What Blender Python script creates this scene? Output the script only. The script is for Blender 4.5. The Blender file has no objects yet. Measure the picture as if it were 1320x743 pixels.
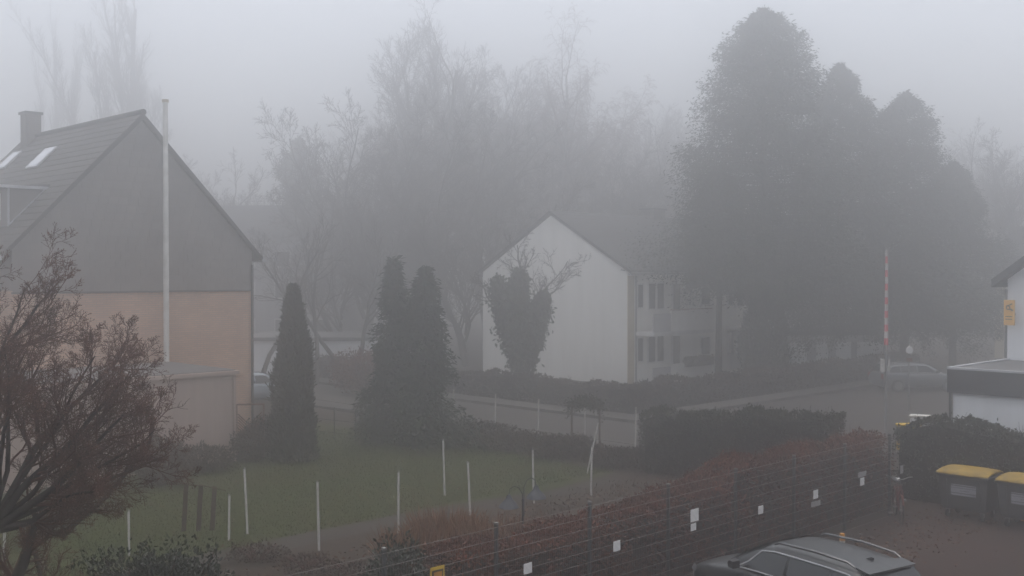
import bpy, math, random
import numpy as np
S = bpy.context.scene
COL = S.collection
PI = math.pi
R2 = math.sqrt(.5)

# ---------------------------------------------------------------- camera, world, light, exposure
cam_d = bpy.data.cameras.new('camera')
cam = bpy.data.objects.new('camera', cam_d)
COL.objects.link(cam)
cam_d.sensor_width = 36.0
cam_d.lens = 38.2
cam_d.clip_end = 2000
cam_d.clip_start = .1
cam.location = (0, 0, 6)
cam.rotation_euler = (math.radians(90 - .80), 0, 0)
S.camera = cam

SUN_EL, SUN_AZ = math.radians(84), math.radians(0)
w = bpy.data.worlds.new('World')
S.world = w
w.use_nodes = True
nt = w.node_tree
bg = nt.nodes['Background']
sky = nt.nodes.new('ShaderNodeTexSky')
sky.sky_type = 'NISHITA'
sky.sun_disc = False
sky.sun_elevation = SUN_EL
sky.sun_rotation = SUN_AZ
sky.dust_density = 4.0
hs = nt.nodes.new('ShaderNodeHueSaturation')
hs.inputs['Saturation'].default_value = .42
nt.links.new(sky.outputs[0], hs.inputs['Color'])
nt.links.new(hs.outputs[0], bg.inputs['Color'])
bg.inputs['Strength'].default_value = .15
w.cycles.sampling_method = 'AUTOMATIC'

sd = bpy.data.lights.new('sun', 'SUN')
sd.energy = .5
sd.angle = math.radians(80)
sd.color = (1, .91, .81)
sun = bpy.data.objects.new('sun', sd)
COL.objects.link(sun)
sun.rotation_euler = (PI / 2 - SUN_EL, 0, PI - SUN_AZ)

S.view_settings.view_transform = 'Standard'
S.view_settings.look = 'None'
S.view_settings.gamma = 1
S.view_settings.exposure = .72
cy = S.cycles
cy.max_bounces = 8
cy.diffuse_bounces = 3
cy.glossy_bounces = 2
cy.transmission_bounces = 4
cy.volume_bounces = 5
cy.use_denoising = True
cy.denoiser = 'OPENIMAGEDENOISE'
FOG_DENSITY, FOG_ANISO, FOG_TOP = .0192, .87, 36.0

# ---------------------------------------------------------------- helpers
def gw(e, n, z=0.):
    """street grid (e along the road towards the lower right, n away from the car park) -> world"""
    return ((e + n) * R2, (n - e) * R2, z)
GR = -PI / 4          # rotation of the street grid

def atp(px, D, py=None):
    """world point on the sight line through column px of the photograph, D metres away"""
    return ((px - 660) / 1400 * D, D, 0 if py is None else 6 - (py - 352) / 1400 * D)

def tag(o, label=None, cat=None, group=None, kind=None):
    if label: o['label'] = label
    if cat: o['category'] = cat
    if group: o['group'] = group
    if kind: o['kind'] = kind
    return o

def link(name, me, parent=None, loc=(0, 0, 0), rot=0., kind=None):
    o = bpy.data.objects.new(name, me)
    COL.objects.link(o)
    o.location = loc
    o.rotation_euler = (0, 0, rot) if isinstance(rot, (int, float)) else rot
    if parent: o.parent = parent
    if kind: o['kind'] = kind
    return o

def thing(name, label, cat, loc, rot=0., group=None):
    return tag(link(name, None, None, loc, rot), label, cat, group)

KIDS = {}
def children_of(o):
    return [c for c in COL.objects if c.parent == o]

def copy_tree(o, loc=None, rot=None, label=None, parent=None, scale=None):
    c = o.copy(); COL.objects.link(c)
    if parent: c.parent = parent
    if loc is not None: c.location = loc
    if rot is not None: c.rotation_euler = (0, 0, rot)
    if scale is not None: c.scale = (scale,) * 3 if isinstance(scale, (int, float)) else scale
    if label: c['label'] = label
    for ch in children_of(o):
        copy_tree(ch, parent=c)
    return c

def np_mesh(name, V, F, smooth=False):
    V = np.asarray(V, np.float32).reshape(-1, 3)
    F = np.asarray(F, np.int32)
    me = bpy.data.meshes.new(name)
    k = F.shape[1]
    me.vertices.add(len(V)); me.vertices.foreach_set('co', V.ravel())
    me.loops.add(F.size); me.loops.foreach_set('vertex_index', F.ravel())
    me.polygons.add(len(F))
    me.polygons.foreach_set('loop_start', np.arange(0, F.size, k, dtype=np.int32))
    if smooth: me.polygons.foreach_set('use_smooth', np.ones(len(F), bool))
    me.update(calc_edges=True)
    return me

class MB:
    def __init__(s): s.v = []; s.f = []
    def add(s, V, F):
        b = len(s.v); s.v += [tuple(p) for p in V]; s.f += [tuple(i + b for i in f) for f in F]; return s
    def box(s, x0, x1, y0, y1, z0, z1):
        V = [(x, y, z) for z in (z0, z1) for y in (y0, y1) for x in (x0, x1)]
        return s.add(V, [(0, 2, 3, 1), (4, 5, 7, 6), (0, 1, 5, 4), (2, 6, 7, 3), (0, 4, 6, 2), (1, 3, 7, 5)])
    def poly(s, P): return s.add(P, [tuple(range(len(P)))])
    def prism(s, P, d):
        """closed polygon P extruded by vector d"""
        n = len(P); Q = [tuple(p[i] + d[i] for i in range(3)) for p in P]
        F = [tuple(range(n))[::-1], tuple(range(n, 2 * n))]
        F += [(i, (i + 1) % n, n + (i + 1) % n, n + i) for i in range(n)]
        return s.add(list(P) + Q, F)
    def tube(s, pts, rad, k=8, cap=True):
        pts = [np.array(p, float) for p in pts]; m = len(pts)
        if isinstance(rad, (int, float)): rad = [rad] * m
        V = []; u = None
        for i in range(m):
            t = pts[min(i + 1, m - 1)] - pts[max(i - 1, 0)]
            t = t / (np.linalg.norm(t) + 1e-9)
            if u is None:
                a = np.array((1., 0, 0)) if abs(t[0]) < .8 else np.array((0, 1., 0))
                u = np.cross(t, a)
            u = u - t * np.dot(u, t); u = u / (np.linalg.norm(u) + 1e-9)
            q = np.cross(t, u)
            for j in range(k):
                a = 2 * PI * j / k
                V.append(tuple(pts[i] + rad[i] * (math.cos(a) * u + math.sin(a) * q)))
        F = [(i * k + j, i * k + (j + 1) % k, (i + 1) * k + (j + 1) % k, (i + 1) * k + j) for i in range(m - 1) for j in range(k)]
        if cap: F += [tuple(range(k))[::-1], tuple(range((m - 1) * k, m * k))]
        return s.add(V, F)
    def lathe(s, prof, k=16, c=(0, 0, 0)):
        V = [(c[0] + r * math.cos(2 * PI * j / k), c[1] + r * math.sin(2 * PI * j / k), c[2] + z) for r, z in prof for j in range(k)]
        m = len(prof)
        F = [(i * k + j, i * k + (j + 1) % k, (i + 1) * k + (j + 1) % k, (i + 1) * k + j) for i in range(m - 1) for j in range(k)]
        F += [tuple(range(k))[::-1], tuple(range((m - 1) * k, m * k))]
        return s.add(V, F)
    def loft(s, rings, close=True, caps=True):
        k = len(rings[0]); m = len(rings)
        V = [p for r in rings for p in r]
        J = range(k if close else k - 1)
        F = [(i * k + j, i * k + (j + 1) % k, (i + 1) * k + (j + 1) % k, (i + 1) * k + j) for i in range(m - 1) for j in J]
        if caps and close: F += [tuple(range(k))[::-1], tuple(range((m - 1) * k, m * k))]
        return s.add(V, F)
    def mesh(s, name, mat, smooth=False, sharp=True):
        me = bpy.data.meshes.new(name)
        me.from_pydata(s.v, [], s.f); me.update()
        me.materials.append(mat)
        if smooth:
            me.polygons.foreach_set('use_smooth', [True] * len(me.polygons))
            if sharp: me.set_sharp_from_angle(angle=math.radians(50))
        return me
    def build(s, name, mat, parent=None, loc=(0, 0, 0), rot=0., kind=None, smooth=False, bevel=0, sub=0):
        o = link(name, s.mesh(name, mat, smooth, not sub), parent, loc, rot, kind)
        if bevel:
            b = o.modifiers.new('bevel', 'BEVEL'); b.width = bevel; b.segments = 2; b.limit_method = 'ANGLE'
        if sub:
            b = o.modifiers.new('sub', 'SUBSURF'); b.levels = sub; b.render_levels = sub
        return o

# ---------------------------------------------------------------- materials
def nd(t, kind, **kw):
    n = t.nodes.new(kind)
    for k, v in kw.items(): setattr(n, k, v)
    return n

def mat(name, c1, c2=None, scale=3., rough=.85, spec=.3, bump=0., metal=0., detail=6, island=0., fine=None):
    """two colours mixed by noise in object space, optional per-piece variation and relief"""
    m = bpy.data.materials.new(name); m.use_nodes = True
    t = m.node_tree; b = t.nodes['Principled BSDF']
    b.inputs['Roughness'].default_value = rough
    b.inputs['Specular IOR Level'].default_value = spec
    b.inputs['Metallic'].default_value = metal
    c2 = c2 or tuple(x * .75 for x in c1)
    tc = nd(t, 'ShaderNodeTexCoord')
    nz = nd(t, 'ShaderNodeTexNoise'); nz.inputs['Scale'].default_value = scale; nz.inputs['Detail'].default_value = detail
    t.links.new(tc.outputs['Object'], nz.inputs['Vector'])
    rp = nd(t, 'ShaderNodeMapRange'); rp.inputs[1].default_value = .32; rp.inputs[2].default_value = .68
    t.links.new(nz.outputs['Fac'], rp.inputs[0])
    mx = nd(t, 'ShaderNodeMix', data_type='RGBA')
    mx.inputs[6].default_value = (*c1, 1); mx.inputs[7].default_value = (*c2, 1)
    t.links.new(rp.outputs[0], mx.inputs[0])
    out = mx.outputs[2]
    if fine:
        n2 = nd(t, 'ShaderNodeTexNoise'); n2.inputs['Scale'].default_value = fine[0]; n2.inputs['Detail'].default_value = 4
        t.links.new(tc.outputs['Object'], n2.inputs['Vector'])
        r2 = nd(t, 'ShaderNodeMapRange'); r2.inputs[1].default_value = .45; r2.inputs[2].default_value = .7
        t.links.new(n2.outputs['Fac'], r2.inputs[0])
        m2 = nd(t, 'ShaderNodeMix', data_type='RGBA'); m2.inputs[7].default_value = (*fine[1], 1)
        t.links.new(r2.outputs[0], m2.inputs[0]); t.links.new(out, m2.inputs[6]); out = m2.outputs[2]
    if island:
        g = nd(t, 'ShaderNodeNewGeometry')
        mr = nd(t, 'ShaderNodeMapRange'); mr.inputs[3].default_value = 1 - island; mr.inputs[4].default_value = 1 + island
        t.links.new(g.outputs['Random Per Island'], mr.inputs[0])
        h = nd(t, 'ShaderNodeHueSaturation')
        t.links.new(mr.outputs[0], h.inputs['Value']); t.links.new(out, h.inputs['Color']); out = h.outputs[0]
    t.links.new(out, b.inputs['Base Color'])
    if bump:
        bp = nd(t, 'ShaderNodeBump'); bp.inputs['Strength'].default_value = bump; bp.inputs['Distance'].default_value = .02
        n3 = nd(t, 'ShaderNodeTexNoise'); n3.inputs['Scale'].default_value = scale * 6; n3.inputs['Detail'].default_value = 5
        t.links.new(tc.outputs['Object'], n3.inputs['Vector'])
        t.links.new(n3.outputs['Fac'], bp.inputs['Height']); t.links.new(bp.outputs[0], b.inputs['Normal'])
    return m

def brick_mat(name, c1, c2, mortar, bw, bh):
    m = bpy.data.materials.new(name); m.use_nodes = True
    t = m.node_tree; b = t.nodes['Principled BSDF']; b.inputs['Roughness'].default_value = .85
    tc = nd(t, 'ShaderNodeTexCoord'); sp = nd(t, 'ShaderNodeSeparateXYZ'); t.links.new(tc.outputs['Object'], sp.inputs[0])
    ad = nd(t, 'ShaderNodeMath', operation='ADD'); t.links.new(sp.outputs[0], ad.inputs[0]); t.links.new(sp.outputs[1], ad.inputs[1])
    cb = nd(t, 'ShaderNodeCombineXYZ'); t.links.new(ad.outputs[0], cb.inputs[0]); t.links.new(sp.outputs[2], cb.inputs[1])
    br = nd(t, 'ShaderNodeTexBrick'); br.inputs['Scale'].default_value = 1
    br.inputs['Brick Width'].default_value = bw; br.inputs['Row Height'].default_value = bh
    br.inputs['Mortar Size'].default_value = .009; br.inputs['Bias'].default_value = -.1
    br.inputs['Color1'].default_value = (*c1, 1); br.inputs['Color2'].default_value = (*c2, 1); br.inputs['Mortar'].default_value = (*mortar, 1)
    t.links.new(cb.outputs[0], br.inputs['Vector'])
    nz = nd(t, 'ShaderNodeTexNoise'); nz.inputs['Scale'].default_value = .5; nz.inputs['Detail'].default_value = 5
    t.links.new(tc.outputs['Object'], nz.inputs['Vector'])
    mr = nd(t, 'ShaderNodeMapRange'); mr.inputs[1].default_value = .3; mr.inputs[2].default_value = .7; mr.inputs[3].default_value = .78; mr.inputs[4].default_value = 1.12
    t.links.new(nz.outputs['Fac'], mr.inputs[0])
    h = nd(t, 'ShaderNodeHueSaturation'); t.links.new(br.outputs['Color'], h.inputs['Color']); t.links.new(mr.outputs[0], h.inputs['Value'])
    t.links.new(h.outputs[0], b.inputs['Base Color'])
    return m

def wall_mat(name, c, stain):
    """plaster with vertical runs of grime"""
    m = bpy.data.materials.new(name); m.use_nodes = True
    t = m.node_tree; b = t.nodes['Principled BSDF']; b.inputs['Roughness'].default_value = .9
    tc = nd(t, 'ShaderNodeTexCoord'); mp = nd(t, 'ShaderNodeMapping'); mp.inputs['Scale'].default_value = (1.6, 1.6, .22)
    t.links.new(tc.outputs['Object'], mp.inputs[0])
    nz = nd(t, 'ShaderNodeTexNoise'); nz.inputs['Scale'].default_value = 1.; nz.inputs['Detail'].default_value = 8; nz.inputs['Roughness'].default_value = .65
    t.links.new(mp.outputs[0], nz.inputs['Vector'])
    mr = nd(t, 'ShaderNodeMapRange'); mr.inputs[1].default_value = .42; mr.inputs[2].default_value = .75
    t.links.new(nz.outputs['Fac'], mr.inputs[0])
    mx = nd(t, 'ShaderNodeMix', data_type='RGBA'); mx.inputs[6].default_value = (*c, 1); mx.inputs[7].default_value = (*stain, 1)
    t.links.new(mr.outputs[0], mx.inputs[0]); t.links.new(mx.outputs[2], b.inputs['Base Color'])
    return m

M = dict(
    soil=mat('soil', (.036, .027, .020), (.020, .016, .012), .6, .95, .1, .6, fine=(14, (.050, .034, .024))),
    lawn=mat('lawn_soil', (.024, .036, .005), (.038, .036, .010), .42, .95, .1, .5, fine=(9, (.036, .043, .010))),
    blade=mat('grass_blade', (.026, .042, .005), (.040, .042, .009), .42, .8, .2, island=.18),
    path=mat('path', (.034, .028, .023), (.025, .021, .017), 1.2, .9, .2, .4, fine=(20, (.042, .034, .027))),
    asphalt=mat('asphalt', (.046, .040, .036), (.030, .027, .025), .5, .85, .2, .15, fine=(30, (.055, .049, .045))),
    pave=mat('pavement', (.056, .050, .045), (.042, .038, .035), .8, .85, .3, .2),
    kerb=mat('kerb', (.085, .078, .072), (.06, .055, .05), 2., .85),
    lot=mat('car_park', (.036, .022, .018), (.020, .015, .013), .45, .9, .15, .6, fine=(16, (.044, .028, .023))),
    litter=mat('leaf_litter', (.12, .06, .034), (.07, .04, .027), 3., .85, .2, island=.5),
    bark=mat('bark', (.044, .034, .029), (.022, .018, .016), 5, .95, .1, .5),
    barkgrey=mat('bark_grey', (.085, .076, .070), (.040, .036, .033), 4, .95, .1, .4),
    twig=mat('twig', (.098, .036, .023), (.055, .024, .017), 3, .9, .15),
    twiggrey=mat('twig_grey', (.070, .058, .052), (.045, .038, .034), 3, .9, .15),
    birch=mat('birch_bark', (.42, .40, .38), (.08, .07, .065), 3, .9),
    bud=mat('bud', (.16, .085, .055), (.10, .05, .035), 3, .8, island=.4),
    conifer=mat('conifer', (.030, .042, .026), (.022, .032, .020), .8, .8, .2, island=.45),
    conifer2=mat('conifer_blue', (.026, .038, .030), (.034, .042, .030), .6, .8, .2, island=.45),
    thuja=mat('thuja', (.026, .031, .012), (.032, .024, .012), 1., .8, .2, island=.45),
    evergreen=mat('evergreen_leaf', (.009, .015, .006), (.014, .022, .009), 1.5, .45, .4, island=.5),
    greenhedge=mat('green_hedge_leaf', (.018, .023, .009), (.027, .024, .011), .7, .75, .25, island=.5),
    beech=mat('beech_leaf', (.125, .036, .015), (.072, .025, .012), .7, .8, .2, island=.5),
    brownhedge=mat('brown_hedge_leaf', (.050, .030, .020), (.034, .024, .017), .5, .85, .15, island=.5),
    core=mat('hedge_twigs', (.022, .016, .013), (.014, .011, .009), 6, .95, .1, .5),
    dry=mat('dry_grass', (.19, .085, .030), (.12, .058, .026), 1., .85, .2, island=.4),
    ivy=mat('ivy_leaf', (.026, .038, .018), (.036, .046, .022), 1., .5, .3, island=.45),
    redbrick=brick_mat('pink_brick', (.62, .395, .275), (.51, .315, .215), (.40, .31, .25), .25, .077),
    slate=mat('slate', (.215, .200, .188), (.175, .164, .157), .8, .7, .35, island=.06),
    tile=mat('roof_tile', (.060, .058, .055), (.045, .044, .043), 1.2, .8, .3, island=.15),
    roofdark=mat('dark_roof', (.034, .034, .036), (.025, .025, .027), .8, .8, .3, .3),
    plaster=wall_mat('white_plaster', (.86, .85, .81), (.76, .75, .71)),
    plaster2=wall_mat('cream_plaster', (.62, .56, .42), (.50, .45, .35)),
    garage=wall_mat('garage_render', (.44, .345, .30), (.35, .27, .23)),
    whitewall=wall_mat('white_wall', (.84, .85, .86), (.76, .77, .78)),
    greywall=wall_mat('grey_wall', (.42, .42, .43), (.33, .33, .34)),
    cornerband=mat('corner_band', (.50, .43, .30), (.42, .36, .25), 2, .85),
    fascia=mat('fascia', (.055, .055, .060), (.04, .04, .044), 3, .55, .4),
    felt=mat('roof_felt', (.11, .11, .112), (.07, .07, .072), .7, .6, .4, .2),
    edge=mat('metal_edge', (.55, .56, .58), (.42, .43, .45), 4, .4, .5, metal=.4),
    brickchim=brick_mat('chimney_brick', (.13, .11, .10), (.10, .085, .08), (.16, .15, .14), .25, .08),
    glass=mat('window_glass', (.035, .042, .05), (.03, .036, .043), .5, .04, .9),
    skyglass_painted=mat('skylight_glass_painted_sky', (.62, .65, .69), (.56, .59, .63), .5, .08, 1.),  # sky reflection put into the pale base colour of the panes
    frame=mat('window_frame', (.75, .75, .74), (.62, .62, .61), 4, .5),
    woodbrown=mat('brown_wood', (.075, .042, .026), (.045, .028, .02), 8, .85, .2, .3),
    lattice=mat('lattice_wood', (.22, .105, .075), (.15, .075, .055), 6, .85),
    white=mat('white_paint', (.56, .55, .52), (.42, .40, .37), 9, .6),
    polewhite=mat('pole_white', (.74, .73, .70), (.55, .54, .50), 2.5, .55),
    galv=mat('galvanised', (.27, .27, .265), (.19, .19, .19), 12, .5, .5, metal=.5),
    wire=mat('fence_wire', (.22, .20, .19), (.16, .145, .138), 5, .5, .5, metal=.4),
    post=mat('fence_post', (.040, .046, .048), (.028, .032, .034), 6, .55, .4),
    cap=mat('post_cap', (.20, .195, .19), (.15, .145, .14), 6, .5),
    plate=mat('number_plate', (.76, .75, .74), (.66, .65, .64), 14, .5),
    plategrey=mat('grey_plate', (.36, .35, .35), (.27, .26, .26), 14, .6),
    yellow=mat('yellow', (.62, .40, .02), (.48, .30, .02), 5, .5),
    signyellow=mat('sign_yellow', (.85, .48, .09), (.74, .40, .07), 5, .45),
    dark=mat('dark_paint', (.030, .030, .034), (.02, .02, .023), 6, .5),
    amber=mat('amber', (.55, .25, .03), (.40, .18, .03), 8, .6),
    bin=mat('bin_plastic', (.040, .042, .047), (.030, .031, .036), 2.5, .55, .35, .1),
    lid=mat('bin_lid', (.33, .21, .018), (.20, .13, .02), 2.2, .6, .25, .1, fine=(6, (.17, .115, .035))),
    rubber=mat('rubber', (.018, .018, .019), (.025, .025, .026), 8, .85),
    label=mat('bin_label', (.30, .30, .33), (.24, .24, .27), 12, .6),
    carpaint=mat('car_grey', (.046, .050, .052), (.038, .041, .043), .8, .34, .5, metal=.3),
    carblack=mat('car_trim', (.015, .015, .017), (.02, .02, .022), 8, .5),
    carglass=mat('car_glass', (.014, .018, .020), (.010, .013, .015), 1, .04, .7),
    chrome=mat('chrome', (.13, .133, .138), (.10, .103, .107), 5, .35, .5, metal=.7),
    lamp_lens=mat('lamp_lens', (.20, .20, .21), (.14, .14, .15), 8, .1, .8),
    red_lens=mat('red_lens', (.30, .015, .015), (.2, .012, .012), 8, .2, .6),
    carsilver=mat('car_silver', (.17, .18, .195), (.14, .15, .16), .8, .3, .6, metal=.3),
    carblue=mat('car_pale_blue', (.34, .40, .45), (.28, .34, .39), .8, .3, .6, metal=.2),
    lantern=mat('lantern_metal', (.040, .043, .052), (.03, .033, .04), 6, .45, .5, metal=.3),
    bikered=mat('bike_red', (.14, .03, .022), (.10, .025, .02), 6, .4, .5),
    barred=mat('boom_red', (.60, .035, .06), (.48, .03, .05), 6, .5),
    terracotta=mat('flower_box', (.085, .055, .042), (.06, .04, .03), 6, .85),
)

def leaf_mesh(name, C, A, L, W, rng, m):
    """diamond leaves / sprays at C along unit-ish axes A, length L, width W (arrays)"""
    C = np.asarray(C, float); A = np.asarray(A, float)
    A = A / (np.linalg.norm(A, axis=1, keepdims=True) + 1e-9)
    n = len(C)
    rnd = rng.normal(size=(n, 3)); sd_ = np.cross(A, rnd); sd_ /= (np.linalg.norm(sd_, axis=1, keepdims=True) + 1e-9)
    L = np.broadcast_to(np.asarray(L, float), (n,))[:, None]; W = np.broadcast_to(np.asarray(W, float), (n,))[:, None]
    V = np.stack([C, C + A * L * .5 + sd_ * W * .5, C + A * L, C + A * L * .5 - sd_ * W * .5], 1).reshape(-1, 3)
    F = np.arange(4 * n).reshape(n, 4)
    me = np_mesh(name, V, F); me.materials.append(m)
    return me

# ---------------------------------------------------------------- trees
def unit(v): return v / (np.linalg.norm(v) + 1e-9)

def branch_set(seed, roots, levels, kids, lenf, spread, up, wig=.16, first=.3, rmin=.008, droop=0., taper=.3, shrink=.55):
    """recursive bare branching; returns polylines [(pts, radii, level)]"""
    rng = np.random.default_rng(seed); out = []
    def rec(p, d, L, r, lev):
        ns = (9, 6, 4, 3, 2, 2)[lev]
        pts = [p]; rad = [r]; dirs = [d]
        for i in range(ns):
            d = d + rng.normal(size=3) * wig
            d[2] += up[lev] - (droop * (i + 1) / ns if lev >= levels - 1 else 0)
            d = unit(d); p = p + d * L / ns
            pts.append(p); rad.append(max(rmin * .6, r * (1 - (1 - taper) * (i + 1) / ns))); dirs.append(d)
        out.append((pts, rad, lev))
        if lev < levels:
            n = kids[lev]
            f0 = first if lev == 0 else .18
            for j in range(n):
                t = f0 + (1 - f0) * (j + rng.random()) / n
                x = t * ns; i = min(int(x), ns - 1); f = x - i
                q = pts[i] * (1 - f) + pts[i + 1] * f
                dd = dirs[i + 1]
                a = unit(np.cross(dd, rng.normal(size=3)))
                ang = spread[lev] * (.7 + .6 * rng.random())
                c = unit(dd * math.cos(ang) + a * math.sin(ang))
                rr = max(rmin, (rad[i] * (1 - f) + rad[i + 1] * f) * shrink)
                rec(q, c, L * lenf[lev] * (1.1 - .55 * t) * (.75 + .5 * rng.random()), rr, lev + 1)
    for (p, d, L, r) in roots:
        rec(np.array(p, float), unit(np.array(d, float)), L, r, 0)
    return out

def polys_mesh(name, polys, m, sides=(8, 6, 4, 3, 3, 3)):
    """tubes along many polylines at once"""
    Vs, Fs, base = [], [], 0
    groups = {}
    for pts, rad, lev in polys: groups.setdefault((len(pts), sides[lev]), []).append((pts, rad))
    for (m_, k), items in groups.items():
        P = np.array([i[0] for i in items]); Rr = np.array([i[1] for i in items]); N = len(P)
        T = np.empty_like(P); T[:, 1:-1] = P[:, 2:] - P[:, :-2]; T[:, 0] = P[:, 1] - P[:, 0]; T[:, -1] = P[:, -1] - P[:, -2]
        T /= np.linalg.norm(T, axis=2, keepdims=True) + 1e-9
        ref = np.where(np.abs(T[:, :1, 2:3]) < .75, np.array((0, 0, 1.)), np.array((1., .2, 0)))
        U = np.cross(T, np.broadcast_to(ref, T.shape)); U /= np.linalg.norm(U, axis=2, keepdims=True) + 1e-9
        Q = np.cross(T, U)
        a = np.arange(k) * 2 * PI / k
        V = P[:, :, None] + Rr[:, :, None, None] * (np.cos(a)[None, None, :, None] * U[:, :, None] + np.sin(a)[None, None, :, None] * Q[:, :, None])
        idx = np.arange(N * m_ * k).reshape(N, m_, k) + base
        j2 = np.roll(np.arange(k), -1)
        F = np.stack([idx[:, :-1, :], idx[:, :-1, :][:, :, j2], idx[:, 1:, :][:, :, j2], idx[:, 1:, :]], -1).reshape(-1, 4)
        Vs.append(V.reshape(-1, 3)); Fs.append(F); base += N * m_ * k
    me = np_mesh(name, np.concatenate(Vs), np.concatenate(Fs), True); me.materials.append(m)
    return me

def bare_tree(name, label, cat, loc, polys, mt, mc, group=None, split=1, rot=0.):
    t = thing(name, label, cat, loc, rot, group)
    link('trunk', polys_mesh('trunk', [p for p in polys if p[2] < split], mt), t)
    link('crown', polys_mesh('crown', [p for p in polys if p[2] >= split], mc), t)
    return t

def conifer_parts(seed, H, Rb, z0=2.5, nb=420, per=75, power=.8, spray=(.32, .10), droop=.35, lumps=.25, mat_=None, trunk_r=.3, tops=1):
    rng = np.random.default_rng(seed)
    mb = MB()
    mb.tube([(0, 0, 0), (.05, 0, H * .5), (0, .05, H * .96)], [trunk_r, trunk_r * .6, .04], 8)
    Cs, As = [], []
    ph = rng.random(6) * 6.28; bough = rng.random((64, 9))
    for b in range(nb):
        t = (b + rng.random()) / nb                     # 0 at the bottom
        z = z0 + (H - z0) * (1 - (1 - t) ** 1.15)
        q = (z - z0) / (H - z0)
        az = rng.random() * 2 * PI
        r = Rb * (1 - q) ** power * (.62 + .38 * min(1, (q + .05) / .18))
        r *= 1 + lumps * (1 - q) * (math.sin(2 * az + ph[0] + 5 * q) + .6 * math.sin(3 * az + ph[1] - 9 * q) + .8 * math.sin(ph[2] + 17 * q + az)) / 2
        r *= (.80 + .25 * rng.random()) * (1 + (.66 * bough[int(z / (.040 * H + .2) + 1.9 * az) % 64, int(az / .70) % 9] - .38) * (1 - .75 * q ** 3))
        r *= min(1, (1 - q) / .10) ** .3
        r = max(r, .12 + .5 * (1 - q))
        d = np.array((math.cos(az), math.sin(az), .26 * q * (1 - .7 * q) + .02))
        n = max(10, int(per * (.2 + 1.15 * r / Rb)))
        s = rng.random(n) ** .52
        P = np.outer(s * r, d)
        P[:, 2] += z - droop * r * s ** 2 * (1.15 - q) * .8
        wob = .07 + .17 * r * (1 - .62 * s)
        P += rng.normal(size=(n, 3)) * np.stack([wob * .62, wob * .62, wob * .80], 1)
        A = d[None, :] * .8 + rng.normal(size=(n, 3)) * .55
        A[:, 2] -= .5
        Cs.append(P); As.append(A)
        mb.tube([(0, 0, z), tuple(d * r * .5 + np.array((0, 0, z - droop * r * .15 * (1 - q)))), tuple(d * r * .95 + np.array((0, 0, z - droop * r * .55 * (1 - q))))], [.05 * (1 - q) + .015, .03 * (1 - q) + .01, .006], 3, False)
    C = np.concatenate(Cs); A = np.concatenate(As)
    C[:, 2] = np.maximum(C[:, 2], .15)
    L = spray[0] * (.6 + .8 * rng.random(len(C))); W = spray[1] * (.7 + .6 * rng.random(len(C)))
    return mb.mesh('trunk', M['bark'], True), leaf_mesh('crown', C, A, L, W, rng, mat_ or M['conifer'])

def conifer(name, label, cat, loc, group=None, rot=0., **kw):
    t = thing(name, label, cat, loc, rot, group)
    a, b = conifer_parts(**kw)
    link('trunk', a, t); link('crown', b, t)
    return t

def column_parts(seed, H, prof, n, leaf, m, tops=((0, 0),)):
    """dense clipped or columnar evergreen: prof(q) radius"""
    rng = np.random.default_rng(seed)
    q = rng.random(n) ** .95; az = rng.random(n) * 2 * PI
    r = np.array([prof(x) for x in q])
    r *= 1 + .13 * np.sin(3 * az + 9 * q + 1) + .10 * np.sin(5 * az - 19 * q) + .08 * np.sin(7 * az + 37 * q)
    r *= (.72 + .28 * rng.random(n) ** .5) + .28 * (rng.random(n) > .95) * rng.random(n)
    C = np.stack([r * np.cos(az), r * np.sin(az), q * H], 1)
    A = np.stack([np.cos(az) * .5, np.sin(az) * .5, np.full(n, .9)], 1) + rng.normal(size=(n, 3)) * .4
    L = leaf[0] * (.6 + .8 * rng.random(n))
    return leaf_mesh('crown', C, A, L, leaf[1], rng, m)

def shrub(name, label, cat, loc, rx, ry, h, n, leaf, m, seed, group=None, stems=9, rot=0., up=.3, hollow=.5):
    t = thing(name, label, cat, loc, rot, group)
    rng = np.random.default_rng(seed)
    u = rng.normal(size=(n, 3)); u /= np.linalg.norm(u, axis=1, keepdims=True)
    az = np.arctan2(u[:, 1], u[:, 0])
    rr = (hollow + (1 - hollow) * rng.random(n) ** .6)
    rr = rr * (1 + .14 * np.sin(3 * az + 4 * u[:, 2] + seed) + .12 * np.sin(5 * az - 6 * u[:, 2] + 2 * seed) + .08 * np.sin(9 * az + 11 * u[:, 2]))
    C = np.stack([u[:, 0] * rr * rx, u[:, 1] * rr * ry, h * .5 + u[:, 2] * rr * h * .5], 1)
    C[:, 2] = np.maximum(C[:, 2], .02 + .03 * rng.random(n))
    A = u * .7 + rng.normal(size=(n, 3)) * .6; A[:, 2] += up
    L = leaf[0] * (.6 + .8 * rng.random(n))
    link('foliage', leaf_mesh('foliage', C, A, L, leaf[1], rng, m), t)
    mb = MB()
    for k in range(stems):
        a = rng.random() * 6.28; e = .3 + .55 * rng.random()
        mb.tube([(.06 * math.cos(a), .06 * math.sin(a), 0), (rx * e * .5 * math.cos(a), ry * e * .5 * math.sin(a), h * .5), (rx * e * math.cos(a + .3), ry * e * math.sin(a + .3), h * (.75 + .25 * rng.random()))], [.025, .016, .006], 4, False)
    link('stems', mb.mesh('stems', M['twig'], True), t)
    return t

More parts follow.
